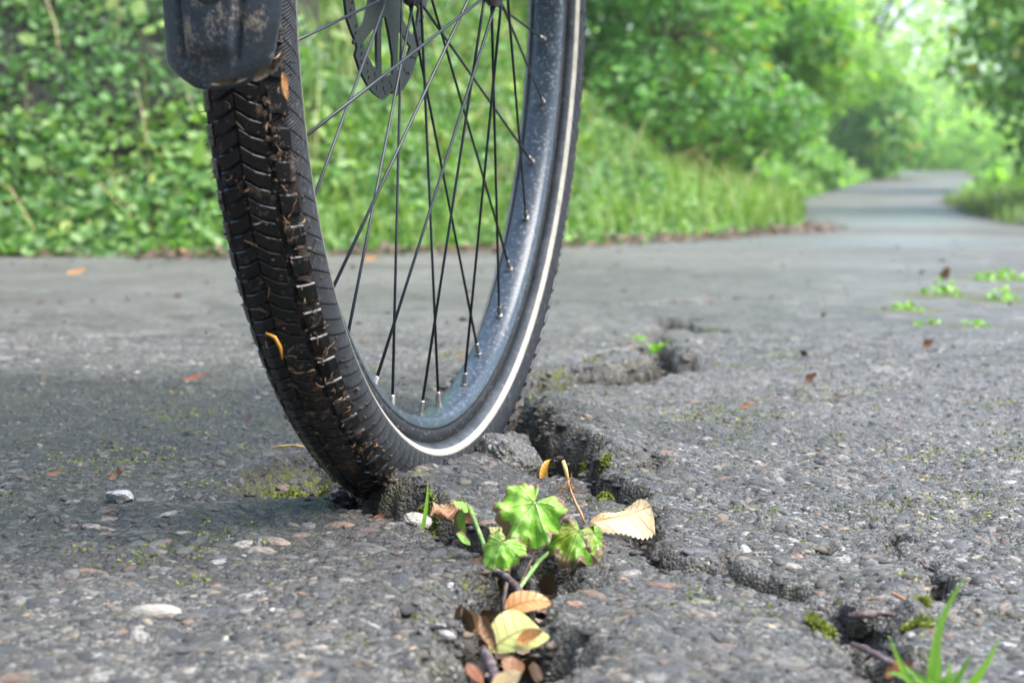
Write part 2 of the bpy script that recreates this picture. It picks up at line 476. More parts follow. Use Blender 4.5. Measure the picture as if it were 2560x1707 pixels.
xs = axis(-8, -.36, .36, 14, .0019, 1.022)
ys = axis(-2.5, .64, 1.62, 51, .0020, 1.0085)
YY, XX = np.meshgrid(ys, xs, indexing='ij')
sdp = poly_sd(XX[::1].ravel(), YY.ravel(), PATH).reshape(XX.shape)
keep = sdp < .25
Z, SOIL, MOSS = ground(XX, YY)
ny, nx = XX.shape
idx = np.arange(ny * nx).reshape(ny, nx)
fq = keep[:-1, :-1] & keep[1:, :-1] & keep[:-1, 1:] & keep[1:, 1:]
Fq = np.stack([idx[:-1, :-1][fq], idx[:-1, 1:][fq], idx[1:, 1:][fq], idx[1:, :-1][fq]], 1)
used = np.zeros(ny * nx, bool); used[Fq.ravel()] = True
remap = np.cumsum(used) - 1
Vp = np.stack([XX.ravel(), YY.ravel(), Z.ravel()], 1)[used]
me = mesh_np("path", Vp, remap[Fq], M['path'])
vattr(me, "soil", np.maximum(SOIL, smoothstep(-.10, .05, sdp + .05 * perlin(XX * 9, YY * 9, 31)) * .9).ravel()[used])
vattr(me, "moss", MOSS.ravel()[used])
vattr(me, "far", smoothstep(1.2, 2.2, YY).ravel()[used])
pm = np.maximum(smoothstep(5.6, 5.9, YY) * smoothstep(7.3, 6.9, YY + .5 * np.abs(XX - 1.3)), smoothstep(8.4, 8.9, YY) * smoothstep(13, 12, YY))
shade_m = shade_at(XX, YY)
vattr(me, "mid_sheen", (smoothstep(2.2, 4.8, YY) * np.clip(.55 + .9 * perlin(XX * 1.1, YY * 1.1, 85), 0, 1)).ravel()[used])
vattr(me, "left_shade", shade_m.ravel()[used])
vattr(me, "patch", (pm * smoothstep(.0, .25, -sdp)).ravel()[used])
path = tag(link("path", me), "cracked grey exposed aggregate path running from the foreground round a bend", kind='structure')

def gz(x, y):
    z, s, m = ground(np.array([float(x)]), np.array([float(y)]))
    return float(z[0])

# banks beside the path
RC = ([-3, 5, 8.8, 15, 20, 32, 40, 52], [1.2, 1.2, 1.9, 2.9, 4.7, 7, 9.8, 14.5])
def bank_z(x, y):
    sd = poly_sd(x, y, PATH)
    d = np.maximum(sd, 0)
    right = x > np.interp(y, *RC)
    steep = smoothstep(.9, -.4, x)
    gl = .30 * d + (.15 + .45 * steep) * np.maximum(0, d - .25 - .35 * (1 - steep)) 
    gl = np.where(gl > 2.2, 2.2 + .25 * (gl - 2.2), gl)
    gr = .10 * d
    z = base_z(np.minimum(y, 52)) + np.where(right, gr, gl) + (.06 * perlin(x * 1.3, y * 1.3, 41) + .02 * perlin(x * 6, y * 6, 42)) * smoothstep(0, .5, d)
    return np.where(sd < 0, base_z(y) - .10 * smoothstep(0, -.12, sd), z), sd, right

bx = np.arange(-14, 30, .16); by = np.arange(-6, 90, .16)
BY, BX = np.meshgrid(by, bx, indexing='ij')
BZ, BSD, _ = bank_z(BX, BY)
n1, n2 = BX.shape
idx = np.arange(n1 * n2).reshape(n1, n2)
kf = ~((BSD[:-1, :-1] < -.5) & (BSD[1:, 1:] < -.5))
Fb = np.stack([idx[:-1, :-1][kf], idx[:-1, 1:][kf], idx[1:, 1:][kf], idx[1:, :-1][kf]], 1)
me = mesh_np("ground", np.stack([BX.ravel(), BY.ravel(), BZ.ravel()], 1), Fb, M['soil'])
tag(link("ground", me), "brown soil banks rising beside the path", kind='structure')
V = [(-45, -20, -.3), (60, -20, -.3), (60, 96, -.3), (-45, 96, -.3)]
tag(link("terrain", mesh_py("terrain", V, [(0, 1, 2, 3)], M['soil'])), "dark soil plain beyond the banks", kind='structure')

# ------------------------------------------------------------------ pebbles in the path
def ico(sub):
    import bmesh
    b = bmesh.new(); bmesh.ops.create_icosphere(b, subdivisions=sub, radius=1)
    V = np.array([v.co[:] for v in b.verts]); F = np.array([[v.index for v in f.verts] for f in b.faces])
    b.free(); return V, F
def rough_ico(sub, seed, amp=.26):
    V, F = ico(sub)
    r = np.random.default_rng(seed)
    for q in range(3):
        dd = r.normal(size=3); dd /= np.linalg.norm(dd); e = V @ dd - r.uniform(.7, .9); V = V - np.where(e > 0, e * .9, 0)[:, None] * dd
    k = r.normal(size=(5, 3)) * 1.6; ph = r.uniform(0, 6, 5)
    d = sum(np.sin(V @ k[i] + ph[i]) for i in range(5)) / 5
    return V * (1 + amp * d[:, None] * 2), F
ICO2 = [rough_ico(2, s) for s in range(6)]
ICO1 = [rough_ico(1, s + 10) for s in range(6)]

def scatter(n, x0, x1, y0, y1, smin, smax, pw=2.2):
    x = rng.uniform(x0, x1, n); y = rng.uniform(y0, y1, n)
    r = smin * (1 - rng.uniform(0, 1, n) * (1 - (smin / smax) ** pw)) ** (-1 / pw)
    z, s, m = ground(x, y)
    e = .004
    z2, _, _ = ground(x + e, y); z3, _, _ = ground(x, y + e)
    zs = [ground(x + dx * r, y + dy * r)[0] for dx, dy in ((1, 0), (-1, 0), (0, 1), (0, -1))]
    gx = (zs[0] - zs[1]) / (2 * r); gy = (zs[2] - zs[3]) / (2 * r); z = (2 * z + sum(zs)) / 6
    ok = (np.hypot(gx, gy) < .9) & (s < .02) & (np.abs(z2 - z) < .0045) & (np.abs(z3 - z) < .0045)
    return x[ok], y[ok], z[ok], r[ok], gx[ok], gy[ok]

TINTS = np.array([(.035, .038, .043), (.065, .063, .062), (.11, .106, .10), (.17, .155, .13), (.13, .132, .13), (.25, .20, .14), (.30, .285, .265), (.27, .15, .09), (.34, .30, .245), (.38, .37, .355)])
TW = np.array([.10, .12, .17, .16, .1, .13, .10, .045, .05, .025]); TW /= TW.sum()

def pebble_mesh(name, shapes, x, y, z, r, gx=None, gy=None):
    if gx is None: gx = np.zeros(len(x)); gy = np.zeros(len(x))
    Vs = []; Fs = []; Cs = []; off = 0
    kind = rng.integers(0, len(shapes), len(x))
    for k, (SV, SF) in enumerate(shapes):
        m = kind == k; n = m.sum()
        if not n: continue
        ang = rng.uniform(0, 2 * np.pi, n); ca, sa = np.cos(ang), np.sin(ang)
        sx = r[m] * rng.uniform(1., 1.45, n); sy = r[m] * rng.uniform(.65, .95, n); sz = r[m] * rng.uniform(.30, .5, n)
        P = SV[None] * np.stack([sx, sy, sz], 1)[:, None]
        X = P[..., 0] * ca[:, None] - P[..., 1] * sa[:, None]; Y = P[..., 0] * sa[:, None] + P[..., 1] * ca[:, None]
        Zc = P[..., 2] + X * gx[m][:, None] + Y * gy[m][:, None]
        zc = z[m] - sz * rng.uniform(.55, .95, n) + .0005
        W = np.stack([X + x[m][:, None], Y + y[m][:, None], Zc + zc[:, None]], -1)
        Vs.append(W.reshape(-1, 3)); nv = len(SV)
        Fs.append((SF[None] + (np.arange(n) * nv)[:, None, None]).reshape(-1, 3) + off); off += n * nv
        c = TINTS[rng.choice(len(TINTS), n, p=TW)] * rng.choice([.33, .75, 1.2, 1.9], (n, 1), p=[.32, .28, .27, .13])
        c = c * (1 - .62 * shade_at(x[m], y[m]))[:, None]  # pebbles darkened by the same painted shade
        Cs.append(np.repeat(c, nv, 0))
    me = mesh_np(name, np.concatenate(Vs), np.concatenate(Fs), M['pebble'])
    vcol(me, "tint", np.concatenate(Cs))
    return me

# the three hundred largest showing, each its own object
x, y, z, r, gx, gy = scatter(1500, -.24, .26, .665, 1.25, .0032, .0085, 2.2)
o_ = np.argsort(-(r / y))[:300]
peb_me = [mesh_np("pebble", V, F, M['pebble_obj']) for V, F in ICO2]
for i, k in enumerate(o_):
    sx = r[k] * rng.uniform(1.05, 1.6); sy = r[k] * rng.uniform(.65, .95); sz = r[k] * rng.uniform(.3, .5)
    o = link("pebble", peb_me[i % 6], path)
    o.location = (x[k], y[k], z[k] - sz * rng.uniform(.55, .85) + .0007)
    o.rotation_mode = 'QUATERNION'
    o.rotation_quaternion = Vector((-gx[k], -gy[k], 1)).to_track_quat('Z', 'Y') @ Matrix.Rotation(rng.uniform(0, 6.28), 4, 'Z').to_quaternion()
    o.scale = (sx, sy, sz)
a1 = scatter(7000, -.36, .38, .62, 1.35, .0022, .006)
a2 = scatter(17000, -.75, .8, .62, 2.4, .0028, .008)
tag(link("aggregate", pebble_mesh("aggregate", ICO1, *a2), path), kind='stuff')
tag(link("fine_aggregate", pebble_mesh("fine_aggregate", ICO2, *a1), path), kind='stuff')

# ------------------------------------------------------------------ leaf masses
LEAF6 = np.array([(0, 0, 0), (.30, .34, .05), (.72, .27, .03), (1, 0, -.10), (.72, -.27, .03), (.30, -.34, .05), ], float)
LEAF6F = np.array([(0, 1, 2), (0, 2, 3), (0, 3, 4), (0, 4, 5)])
LEAF4 = np.array([(0, 0, 0), (.45, .36, .07), (1, 0, -.06), (.45, -.36, .07)], float)
LEAF4F = np.array([(0, 1, 2), (0, 2, 3)])

def leaf_mass(name, P, N, size, mat, template=0, parent=None, spread=.6, lvl=None):
    """P positions, N preferred normals; leaves of random heading around N"""
    LV, LF = (LEAF6, LEAF6F) if template == 0 else (LEAF4, LEAF4F)
    n = len(P)
    N = N + rng.normal(0, spread, (n, 3)); N /= np.linalg.norm(N, axis=1, keepdims=True)
    T = rng.normal(0, 1, (n, 3)); T -= (T * N).sum(1, keepdims=True) * N; T /= np.linalg.norm(T, axis=1, keepdims=True)
    B = np.cross(N, T)
    s = size * rng.uniform(.6, 1.35, n)
    W = P[:, None] + s[:, None, None] * (LV[None, :, :1] * T[:, None] + LV[None, :, 1:2] * B[:, None] + LV[None, :, 2:] * N[:, None])
    nv = len(LV)
    F = (LF[None] + (np.arange(n) * nv)[:, None, None]).reshape(-1, 3)
    me = mesh_np(name, W.reshape(-1, 3), F, mat, smooth=False)
    if lvl is None: lvl = rng.beta(2.2, 1.8, n)
    vattr(me, "lv", np.repeat(lvl, nv))
    return link(name, me, parent)

def blades(name, P, length, width, mat, parent=None, lean=.5):
    n = len(P)
    a = rng.uniform(0, 2 * np.pi, n); D = np.stack([np.cos(a), np.sin(a), np.zeros(n)], 1)
    S = np.stack([-np.sin(a), np.cos(a), np.zeros(n)], 1)
    L = length * rng.uniform(.5, 1.4, n); ln = rng.uniform(.1, lean, n)
    rows = []
    for t, w in ((0, 1.), (.4, .9), (.75, .6), (1., .05)):
        c = P + D * (L * ln * t * t * 1.4)[:, None] + np.array([0, 0, 1.]) * (L * t * (1 - .35 * ln * t))[:, None]
        rows += [c - S * width * w / 2, c + S * width * w / 2]
    W = np.stack(rows, 1)
    f = np.array([(0, 1, 3, 2), (2, 3, 5, 4), (4, 5, 7, 6)])
    F = (f[None] + (np.arange(n) * 8)[:, None, None]).reshape(-1, 4)
    me = mesh_np(name, W.reshape(-1, 3), F, mat)
    vattr(me, "lv", np.repeat(rng.beta(2, 1.6, n), 8))
    return link(name, me, parent)

def bank_points(n, x0, x1, y0, y1, dmin, dmax, side='left', bias=1.0):
    out = []
    tot = 0
    while tot < n:
        x = rng.uniform(x0, x1, n * 3); y = rng.uniform(y0, y1, n * 3)
        z, sd, right = bank_z(x, y)
        m = (sd > dmin) & (sd < dmax) & (right == (side == 'right'))
        out.append(np.stack([x[m], y[m], z[m]], 1)); tot += m.sum()
        if m.sum() == 0: break
    return np.concatenate(out)[:n]

# ivy and broad-leaved ground cover on the left bank
P = bank_points(46000, -3.2, .6, 4.6, 8.6, .0, 2.6); P[:, 2] += rng.uniform(.0, .13, len(P)) * smoothstep(0, .25, poly_sd(P[:, 0], P[:, 1], PATH))
P = P[perlin(P[:, 0] * 2.6, P[:, 1] * 2.6 + P[:, 2], 77) + .6 * perlin(P[:, 0] * 8, P[:, 1] * 8, 78) > -.05 - .35 * smoothstep(1.2, .2, poly_sd(P[:, 0], P[:, 1], PATH))]
tag(leaf_mass("ivy", P, np.tile([0, -.75, .75], (len(P), 1)), .031, M['ivy']), "dark green ivy and weeds covering the steep left bank", "ivy", kind='stuff')
P = bank_points(12000, -3.2, .9, 4.6, 7.4, .0, .55); P[:, 2] += rng.uniform(0, .09, len(P)) * smoothstep(0, .2, poly_sd(P[:, 0], P[:, 1], PATH))
tag(leaf_mass("ground_cover", P, np.tile([0, -.5, .9], (len(P), 1)), .038, M['ground_leaf']), "bright green broad leaved ground cover along the foot of the left bank", "ground cover", kind='stuff')
M['dead_grass'] = mat_leafmass("dead_stalk", (.16, .11, .05), (.42, .36, .16), spec_rough=.7, transl=.1, yellow=(.5, .46, .2))
PD = bank_points(420, -3.2, 1.6, 4.9, 8.5, .1, 2.0)
tag(blades("dead_stalks", PD, .36, .006, M['dead_grass'], lean=1.5), "thin tan dead stalks arching out of the left bank", "stalks", kind='stuff')
PD = bank_points(700, -3.2, .4, 5.0, 8.5, .3, 2.6); PD[:, 2] += .10
tag(leaf_mass("fern", PD, np.tile([0, -.6, .8], (len(PD), 1)), .065, M['grass'], 0), "larger yellow green leaves standing out of the ivy", "herbs", kind='stuff')
P1 = bank_points(11000, -.7, 1.9, 4.8, 10.5, .02, 1.6)
P2 = bank_points(5000, 1.2, 9, 8.5, 34, .0, 1.6)
P3 = bank_points(5000, 2.4, 10, 7, 26, .0, 1.2, 'right')
P4 = bank_points(14000, 1.5, 12, 12, 48, .0, 3.5)
P5 = bank_points(9000, 4, 16, 12, 48, .0, 3.5, 'right')
for PP in (P4, P5): PP[:, 2] += rng.uniform(0, 1, len(PP)) * np.minimum(1.4, .5 * np.maximum(poly_sd(PP[:, 0], PP[:, 1], PATH), 0) + .05)
tag(leaf_mass('undergrowth', np.concatenate([P4, P5]), np.tile([0, -.5, .8], (len(P4) + len(P5), 1)), .11, M['tree']), 'light green undergrowth along both sides of the distant path', 'undergrowth', kind='stuff')
tag(blades("grass", np.concatenate([P1, P2]), .15, .006, M['grass']), "yellowish green tall grass on the verge left of the path", "grass", kind='stuff')
tag(blades("verge_grass", P3, .09, .007, M['grass']), "short grass on the verge right of the path", "grass", kind='stuff')
P = bank_points(9000, -.4, 2.2, 5.2, 11, .0, 1.2); P[:, 2] += rng.uniform(0, .10, len(P)) * smoothstep(0, .2, poly_sd(P[:, 0], P[:, 1], PATH))
tag(leaf_mass("clover", P, np.tile([0, -.3, 1.], (len(P), 1)), .034, M['ground_leaf']), "pale green clover and herbs in the grass verge", "clover", kind='stuff')

# ------------------------------------------------------------------ trees and shrubs
def crown_points(n, centre, rad, clumps, seed):
    r = np.random.default_rng(seed)
    c = np.array(centre); rad = np.array(rad)
    d = r.normal(size=(clumps, 3)); d /= np.linalg.norm(d, axis=1, keepdims=True)
    cc = c + d * rad * r.uniform(.35, .95, (clumps, 1))
    cr = rad.mean() * r.uniform(.22, .42, clumps)
    k = r.choice(clumps, n, p=cr ** 2 / (cr ** 2).sum())
    dd = r.normal(size=(n, 3)); dd /= np.linalg.norm(dd, axis=1, keepdims=True)
    rr = r.uniform(.45, 1., (n, 1)) ** .6
    P = cc[k] + dd * rr * cr[k][:, None] * np.array([1, 1, .75])
    N = dd * .6 + np.array([0, -.2, .8])
    lv = np.clip(r.beta(2.2, 1.9, n) + (r.normal(0, .14, clumps))[k], 0, 1)
    return P, N, lv, cc

def tree(name, label, cat, base, h, centre, rad, n, size, mat, seed, group=None, trunk=.12, clumps=40):
    root = tag(empty(name, base), label, cat, group)
    b = Vector(base)
    P, N, lv, cc = crown_points(n, centre, rad, clumps, seed)
    ok = P[:, 2] > bank_z(P[:, 0], P[:, 1])[0] - .02
    P, N, lv = P[ok], N[ok], lv[ok]
    o = leaf_mass("crown", P - np.array(base), N, size, mat, 1, root, lvl=lv)
    top = Vector(centre) - b
    parts = [tube([(0, 0, -.1), tuple(top * .3 + Vector((.06, 0, 0))), tuple(top * .75), tuple(top + Vector((0, 0, rad[2] * .5)))], [trunk, trunk * .8, trunk * .55, trunk * .15], 8)]
    link("trunk", mesh_py("trunk", *merge(parts), M['bark'], True), root)
    for q in cc[:9]:
        s = top * rng.uniform(.35, .9); e = Vector(q) - b
        v, f = tube(bend(s, e, (0, 0, .15), 4), [trunk * .32, trunk * .25, trunk * .18, trunk * .12, trunk * .06], 6)
        link("limb", mesh_py("limb", v, f, M['bark'], True), root)
    return root

TREES = [
    # name, label, base, crown centre, radii, n leaves, leaf size, mat, trunk
    ("shrub", "dense dark shrub on top of the bank behind the mudguard", "shrub", (-1.9, 8.4), (-1.7, 8.3, 2.3), (1.5, 1.2, 1.2), 9000, .055, 'shrub', .04),
    ("shrub", "leafy shrub high on the bank behind the spokes", "shrub", (-.5, 8.9), (-.4, 8.8, 2.2), (1.3, 1.2, 1.2), 9000, .055, 'tree', .04),
    ("shrub", "round dark green bush just right of the wheel", "shrub", (.75, 9.4), (.75, 9.1, 1.0), (.85, .8, .85), 8000, .05, 'shrub', .04),
    ("beech_tree", "beech tree leaning over the verge right of the wheel", "tree", (.4, 10.8), (.9, 10.4, 2.4), (1.3, 1.2, 1.3), 12000, .07, 'tree', .10),
    ("hazel_bush", "hazel bush with drooping bright leaves at the inner bend", "shrub", (1.2, 12.5), (1.35, 12.0, .95), (.75, 1.0, .75), 8000, .075, 'tree', .06),
    ("maple_tree", "broad leaved maple tree over the path before the far bend", "tree", (1.0, 15.5), (1.25, 15.0, 3.0), (1.2, 1.5, 1.6), 10000, .10, 'tree', .14),
    ("beech_tree", "grey green beech tree beyond the hazel bush on the left verge", "tree", (2.5, 20.5), (2.75, 20.0, 1.7), (1.2, 1.9, 1.5), 8000, .11, 'tree_pale', .15),
    ("beech_tree", "small pale tree at the left verge of the far bend", "tree", (4.9, 28), (5.2, 28, 1.25), (1.3, 1.9, 1.05), 7000, .12, 'shrub', .12),
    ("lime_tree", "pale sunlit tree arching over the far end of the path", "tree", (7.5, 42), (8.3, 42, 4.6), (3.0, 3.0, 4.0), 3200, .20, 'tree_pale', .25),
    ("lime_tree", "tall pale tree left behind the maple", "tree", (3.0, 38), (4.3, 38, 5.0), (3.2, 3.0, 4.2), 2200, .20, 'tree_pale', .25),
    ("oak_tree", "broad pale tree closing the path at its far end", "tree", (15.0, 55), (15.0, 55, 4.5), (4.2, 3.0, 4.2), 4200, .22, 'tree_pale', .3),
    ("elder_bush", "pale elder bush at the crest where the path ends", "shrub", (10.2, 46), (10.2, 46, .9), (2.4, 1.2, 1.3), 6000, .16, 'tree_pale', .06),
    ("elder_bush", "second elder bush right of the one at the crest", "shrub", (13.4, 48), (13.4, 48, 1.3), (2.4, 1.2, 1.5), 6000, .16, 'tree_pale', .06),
    ("oak_tree", "dark oak tree with low hanging branches at the right frame edge", "tree", (4.3, 12.0), (4.25, 11.6, 1.35), (1.35, 1.7, 1.4), 18000, .08, 'tree_dark', .16),
    ("oak_tree", "big oak tree behind the low hanging branches on the right", "tree", (6.9, 18.0), (6.3, 18.0, 2.2), (1.7, 2.2, 2.0), 12000, .11, 'tree_dark', .2),
    ("oak_tree", "far oak tree on the right verge beside the bend", "tree", (11.6, 32), (11.2, 31, 3.2), (2.4, 3.0, 3.0), 13000, .16, 'tree', .25),
]
for i, (nm, lab, cat, b, c, rad, n, s, m, tr) in enumerate(TREES):
    bz = float(bank_z(np.array([b[0]]), np.array([b[1]]))[0][0])
    tree(nm, lab, cat, (b[0], b[1], bz), 0, c, rad, n, s, M[m], 100 + i, trunk=tr)
# continuous wood behind everything
P = np.stack([rng.uniform(-16, 26, 26000), rng.uniform(53, 60, 26000), rng.uniform(0, 1, 26000) ** 1.8 * 4.2], 1)
P[:, 1] += 2 * np.sin(P[:, 0]); P[:, 2] -= .8
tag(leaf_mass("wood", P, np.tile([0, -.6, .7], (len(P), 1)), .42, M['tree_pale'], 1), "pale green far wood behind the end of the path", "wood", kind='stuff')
P = np.stack([rng.uniform(-9, 1.0, 22000), rng.uniform(10.5, 14, 22000), rng.uniform(1.0, 7, 22000)], 1)
tag(leaf_mass("thicket", P, np.tile([0, -.6, .7], (len(P), 1)), .13, M['shrub'], 1), "dark green thicket behind the left bank", "thicket", kind='stuff')
P = np.stack([rng.uniform(7.5, 22, 16000), rng.uniform(16, 34, 16000), rng.uniform(0.2, 3.6, 16000)], 1)
P[:, 0] = np.maximum(P[:, 0], P[:, 1] * .30 + 3.5)
tag(leaf_mass("hedgerow", P, np.tile([0, -.6, .7], (len(P), 1)), .20, M['tree_dark'], 1), "dark leafy hedgerow far right of the path", "hedgerow", kind='stuff')

hz = bpy.data.materials.new("haze_air"); hz.use_nodes = True
ht = hz.node_tree; ht.nodes.clear()
hv = ht.nodes.new("ShaderNodeVolumePrincipled"); hv.inputs['Color'].default_value = (.93, .97, .95, 1); hv.inputs['Density'].default_value = .0026; hv.inputs['Anisotropy'].default_value = .35
ho = ht.nodes.new("ShaderNodeOutputMaterial"); ht.links.new(hv.outputs[0], ho.inputs['Volume'])
hx0, hx1, hy0, hy1, hz0, hz1 = -46, 62, -22, 98, -1.4, 16
V = [(x_, y_, z_) for z_ in (hz0, hz1) for (x_, y_) in ((hx0, hy0), (hx1, hy0), (hx1, hy1), (hx0, hy1))]
tag(link("haze", mesh_py("haze", V, [(3, 2, 1, 0), (4, 5, 6, 7), (0, 1, 5, 4), (1, 2, 6, 5), (2, 3, 7, 6), (3, 0, 4, 7)], hz)), "thin pale summer haze filling the air over the path", "haze", kind='stuff')

# ------------------------------------------------------------------ bicycle (front wheel, hub, rotor, mudguard, fork)
def mat_rubber():
    t = NT("tyre_rubber")
    tc = t.attr("tc", 'Vector'); c = t.coord()
    sp = t.n("ShaderNodeSeparateXYZ"); t.l(tc, sp.inputs[0])
    wv = t.math('SINE', t.math('MULTIPLY', t.math('ADD', sp.outputs[0], t.math('MULTIPLY', sp.outputs[1], .35)), 2 * math.pi / .0019))
    smooth = t.attr("stripe")
    rib = t.math('MULTIPLY', wv, t.math('SUBTRACT', 1.0, smooth))
    side = t.attr("side")
    g1 = t.noise(c, 70, 7, .7)
    dust = t.ramp(g1, [(.45, 0.), (.8, .45)])
    col = t.mix(dust, (.005, .005, .006), (.05, .053, .058))
    col = t.mix(t.math('MULTIPLY', t.ramp(rib, [(.2, 0.), (1., 1.)]), t.math('ADD', t.math('MULTIPLY', side, .55), .2)), col, (.085, .092, .10))
    mud = t.math('MULTIPLY', t.ramp(t.noise(c, 120, 7, .75), [(.50, 0.), (.60, 1.)]), t.math('SUBTRACT', 1.0, side))
    mudc = t.mix(t.noise(c, 400, 3), (.022, .013, .008), (.17, .10, .06))
    col = t.mix(mud, col, mudc)
    col = t.mix(t.math('MULTIPLY', smooth, t.ramp(t.noise(c, 45, 6, .7), [(.3, .25), (.7, .85)])), col, (.095, .108, .125))
    chalk = t.math('MULTIPLY', t.ramp(t.noise(c, 260, 6, .8), [(.55, 0.), (.7, .5)]), side)
    col = t.mix(chalk, col, (.25, .27, .29))
    fin = t.math('FRACT', t.math('MULTIPLY', t.math('ADD', sp.outputs[0], t.math('MULTIPLY', sp.outputs[1], -.9)), 1 / .0115))
    finm = t.math('MULTIPLY', t.math('MULTIPLY', side, t.math('SUBTRACT', 1.0, smooth)), t.ramp(fin, [(0., 0.), (.08, 1.), (.5, .75), (.9, 0.)]))
    h = t.math('ADD', t.math('MULTIPLY', rib, .45), t.math('MULTIPLY', mud, 1.5))
    h = t.math('ADD', h, t.math('MULTIPLY', finm, 1.3))
    h = t.math('ADD', h, t.math('MULTIPLY', t.noise(c, 500, 4), .6))
    rough = t.mix(mud, t.ramp(g1, [(.3, .5), (.7, .75)]), (.9, .9, .9))
    return t.pbr(col, rough, 0., t.bump(h, .9, .0008), spec=.16)

def mat_knob():
    t = NT("tread_rubber")
    c = t.coord()
    oi = t.n("ShaderNodeObjectInfo").outputs['Random']
    off = t.n("ShaderNodeVectorMath", operation='ADD'); t.l(c, off.inputs[0])
    cmb = t.n("ShaderNodeCombineXYZ"); t.l(t.math('MULTIPLY', oi, 3.0), cmb.inputs[0]); t.l(cmb.outputs[0], off.inputs[1])
    v = off.outputs[0]
    mud = t.ramp(t.math('ADD', t.math('MULTIPLY', t.noise(v, 150, 7, .75), .6), t.math('MULTIPLY', t.noise(v, 28, 3, .6), .45)), [(.575, 0.), (.635, .95)])
    mudc = t.mix(t.noise(v, 500, 3), (.04, .022, .013), (.30, .19, .12))
    col = t.mix(t.noise(v, 90, 4), (.002, .002, .0025), (.009, .0095, .011))
    col = t.mix(mud, col, mudc)
    h = t.math('ADD', t.math('MULTIPLY', mud, 1.4), t.math('MULTIPLY', t.noise(v, 600, 4), .4))
    return t.pbr(col, t.mix(mud, (.17, .17, .17), (.9, .9, .9)), 0., t.bump(h, .7, .0006), spec=.36)

def mat_grimy(name, base, spot, rough, scale=300, thr=(.58, .66), amt=.6, metal=0., bump=.3):
    t = NT(name); c = t.coord()
    g = t.noise(c, scale * .12, 5, .6); s = t.noise(c, scale, 6, .75)
    col = t.mix(g, tuple(x * .7 for x in base), tuple(x * 1.4 for x in base))
    m = t.ramp(s, [(thr[0], 0.), (thr[1], amt)])
    col = t.mix(m, col, spot)
    return t.pbr(col, t.mix(m, (rough, rough, rough), (.75, .75, .75)), metal, t.bump(t.math('ADD', s, g), bump, .0006))

def mat_guard():
    t = NT("mudguard_plastic"); c = t.coord()
    mp = t.n("ShaderNodeMapping"); t.l(c, mp.inputs[0]); mp.inputs['Scale'].default_value = (1, 1, .45)
    a = t.noise(mp.outputs[0], 60, 8, .75); b = t.noise(c, 420, 5, .7); g = t.noise(c, 14, 3)
    m = t.ramp(t.math('ADD', t.math('MULTIPLY', a, .75), t.math('MULTIPLY', b, .3)), [(.56, 0.), (.64, .85)])
    col = t.mix(g, (.014, .019, .027), (.040, .052, .070))
    col = t.mix(t.ramp(b, [(.45, 0.), (.8, .5)]), col, (.10, .11, .12))
    col = t.mix(m, col, t.mix(b, (.10, .075, .05), (.38, .31, .23)))
    return t.pbr(col, t.mix(m, (.30, .30, .30), (.85, .85, .85)), 0., t.bump(t.math('ADD', m, b), .6, .0006))
M['rubber'] = mat_rubber(); M['knob'] = mat_knob()
M['stripe'] = mat_grimy("reflective_stripe", (.31, .285, .235), (.13, .12, .105), .6, 110, (.46, .66), .6)
M['rim'] = mat_grimy("rim_black_anodised", (.022, .032, .044), (.40, .45, .50), .30, 330, (.53, .72), .5)
M['rimwall'] = mat_grimy("rim_scuffed_wall", (.006, .006, .007), (.30, .33, .34), .55, 300, (.58, .66), .7)
M['spoke'] = mat_grimy("spoke_black", (.008, .011, .016), (.4, .38, .35), .42, 500, (.66, .72), .8, bump=.15)
M['nipple'] = mat_grimy("nipple_nickel", (.34, .32, .29), (.16, .11, .07), .32, 300, (.5, .62), .7, metal=.85)
M['steel'] = mat_grimy("rotor_steel", (.04, .043, .042), (.03, .03, .028), .4, 200, (.55, .7), .5, metal=.4)
M['black'] = mat_grimy("black_hub_paint", (.02, .021, .023), (.16, .13, .1), .35, 220, (.58, .66), .6)
M['guard'] = mat_guard()
M['mud'] = mat_simple("dried_mud", (.085, .055, .038), .9, grime=(.06, .035, .02), gscale=300, bump=(500, 1., .001))

RT, RB = .3613, .3187          # tyre outside radius, bead radius
C0 = Vector((-0.0461524, 1.23536, 0.339))
nvec = Vector((0.96768606, -0.24986878, -0.03390097)); uvec = Vector((0.25001249, 0.96824261, 0)); vvec_ = nvec.cross(uvec).normalized()
if vvec_.z < 0: vvec_ = -vvec_
R3 = Matrix((nvec, uvec, vvec_)).transposed().to_4x4()
bike = empty("bicycle")
bike.matrix_world = Matrix.Translation(C0 - vvec_ * RT) @ R3
tag(bike, "black bicycle standing on its muddy front wheel in the pothole", "bicycle")
HUB = Matrix.Translation((0, 0, RT))         # hub centre in bicycle space
def wheel_link(name, me, parent=bike, rot=0.0):
    return link(name, me, parent, mtx=(HUB if parent is bike else Matrix.Identity(4)) @ Matrix.Rotation(rot, 4, 'X'))
def pol(th, r, s): return (s, r * math.cos(th), r * math.sin(th))   # th as in u->v

def lathe(profile, nseg, name, mat, closed=False, smooth=True):
    n = len(profile); V = []
    for i in range(nseg):
        th = 2 * math.pi * i / nseg
        for (s, r) in profile: V.append(pol(th, r, s))
    V = np.array(V); F = []
    for i in range(nseg):
        j = (i + 1) % nseg
        for k in range(n - 1 + (1 if closed else 0)):
            k2 = (k + 1) % n
            F.append((i * n + k, i * n + k2, j * n + k2, j * n + k))
    return mesh_np(name, V, F, mat, smooth)

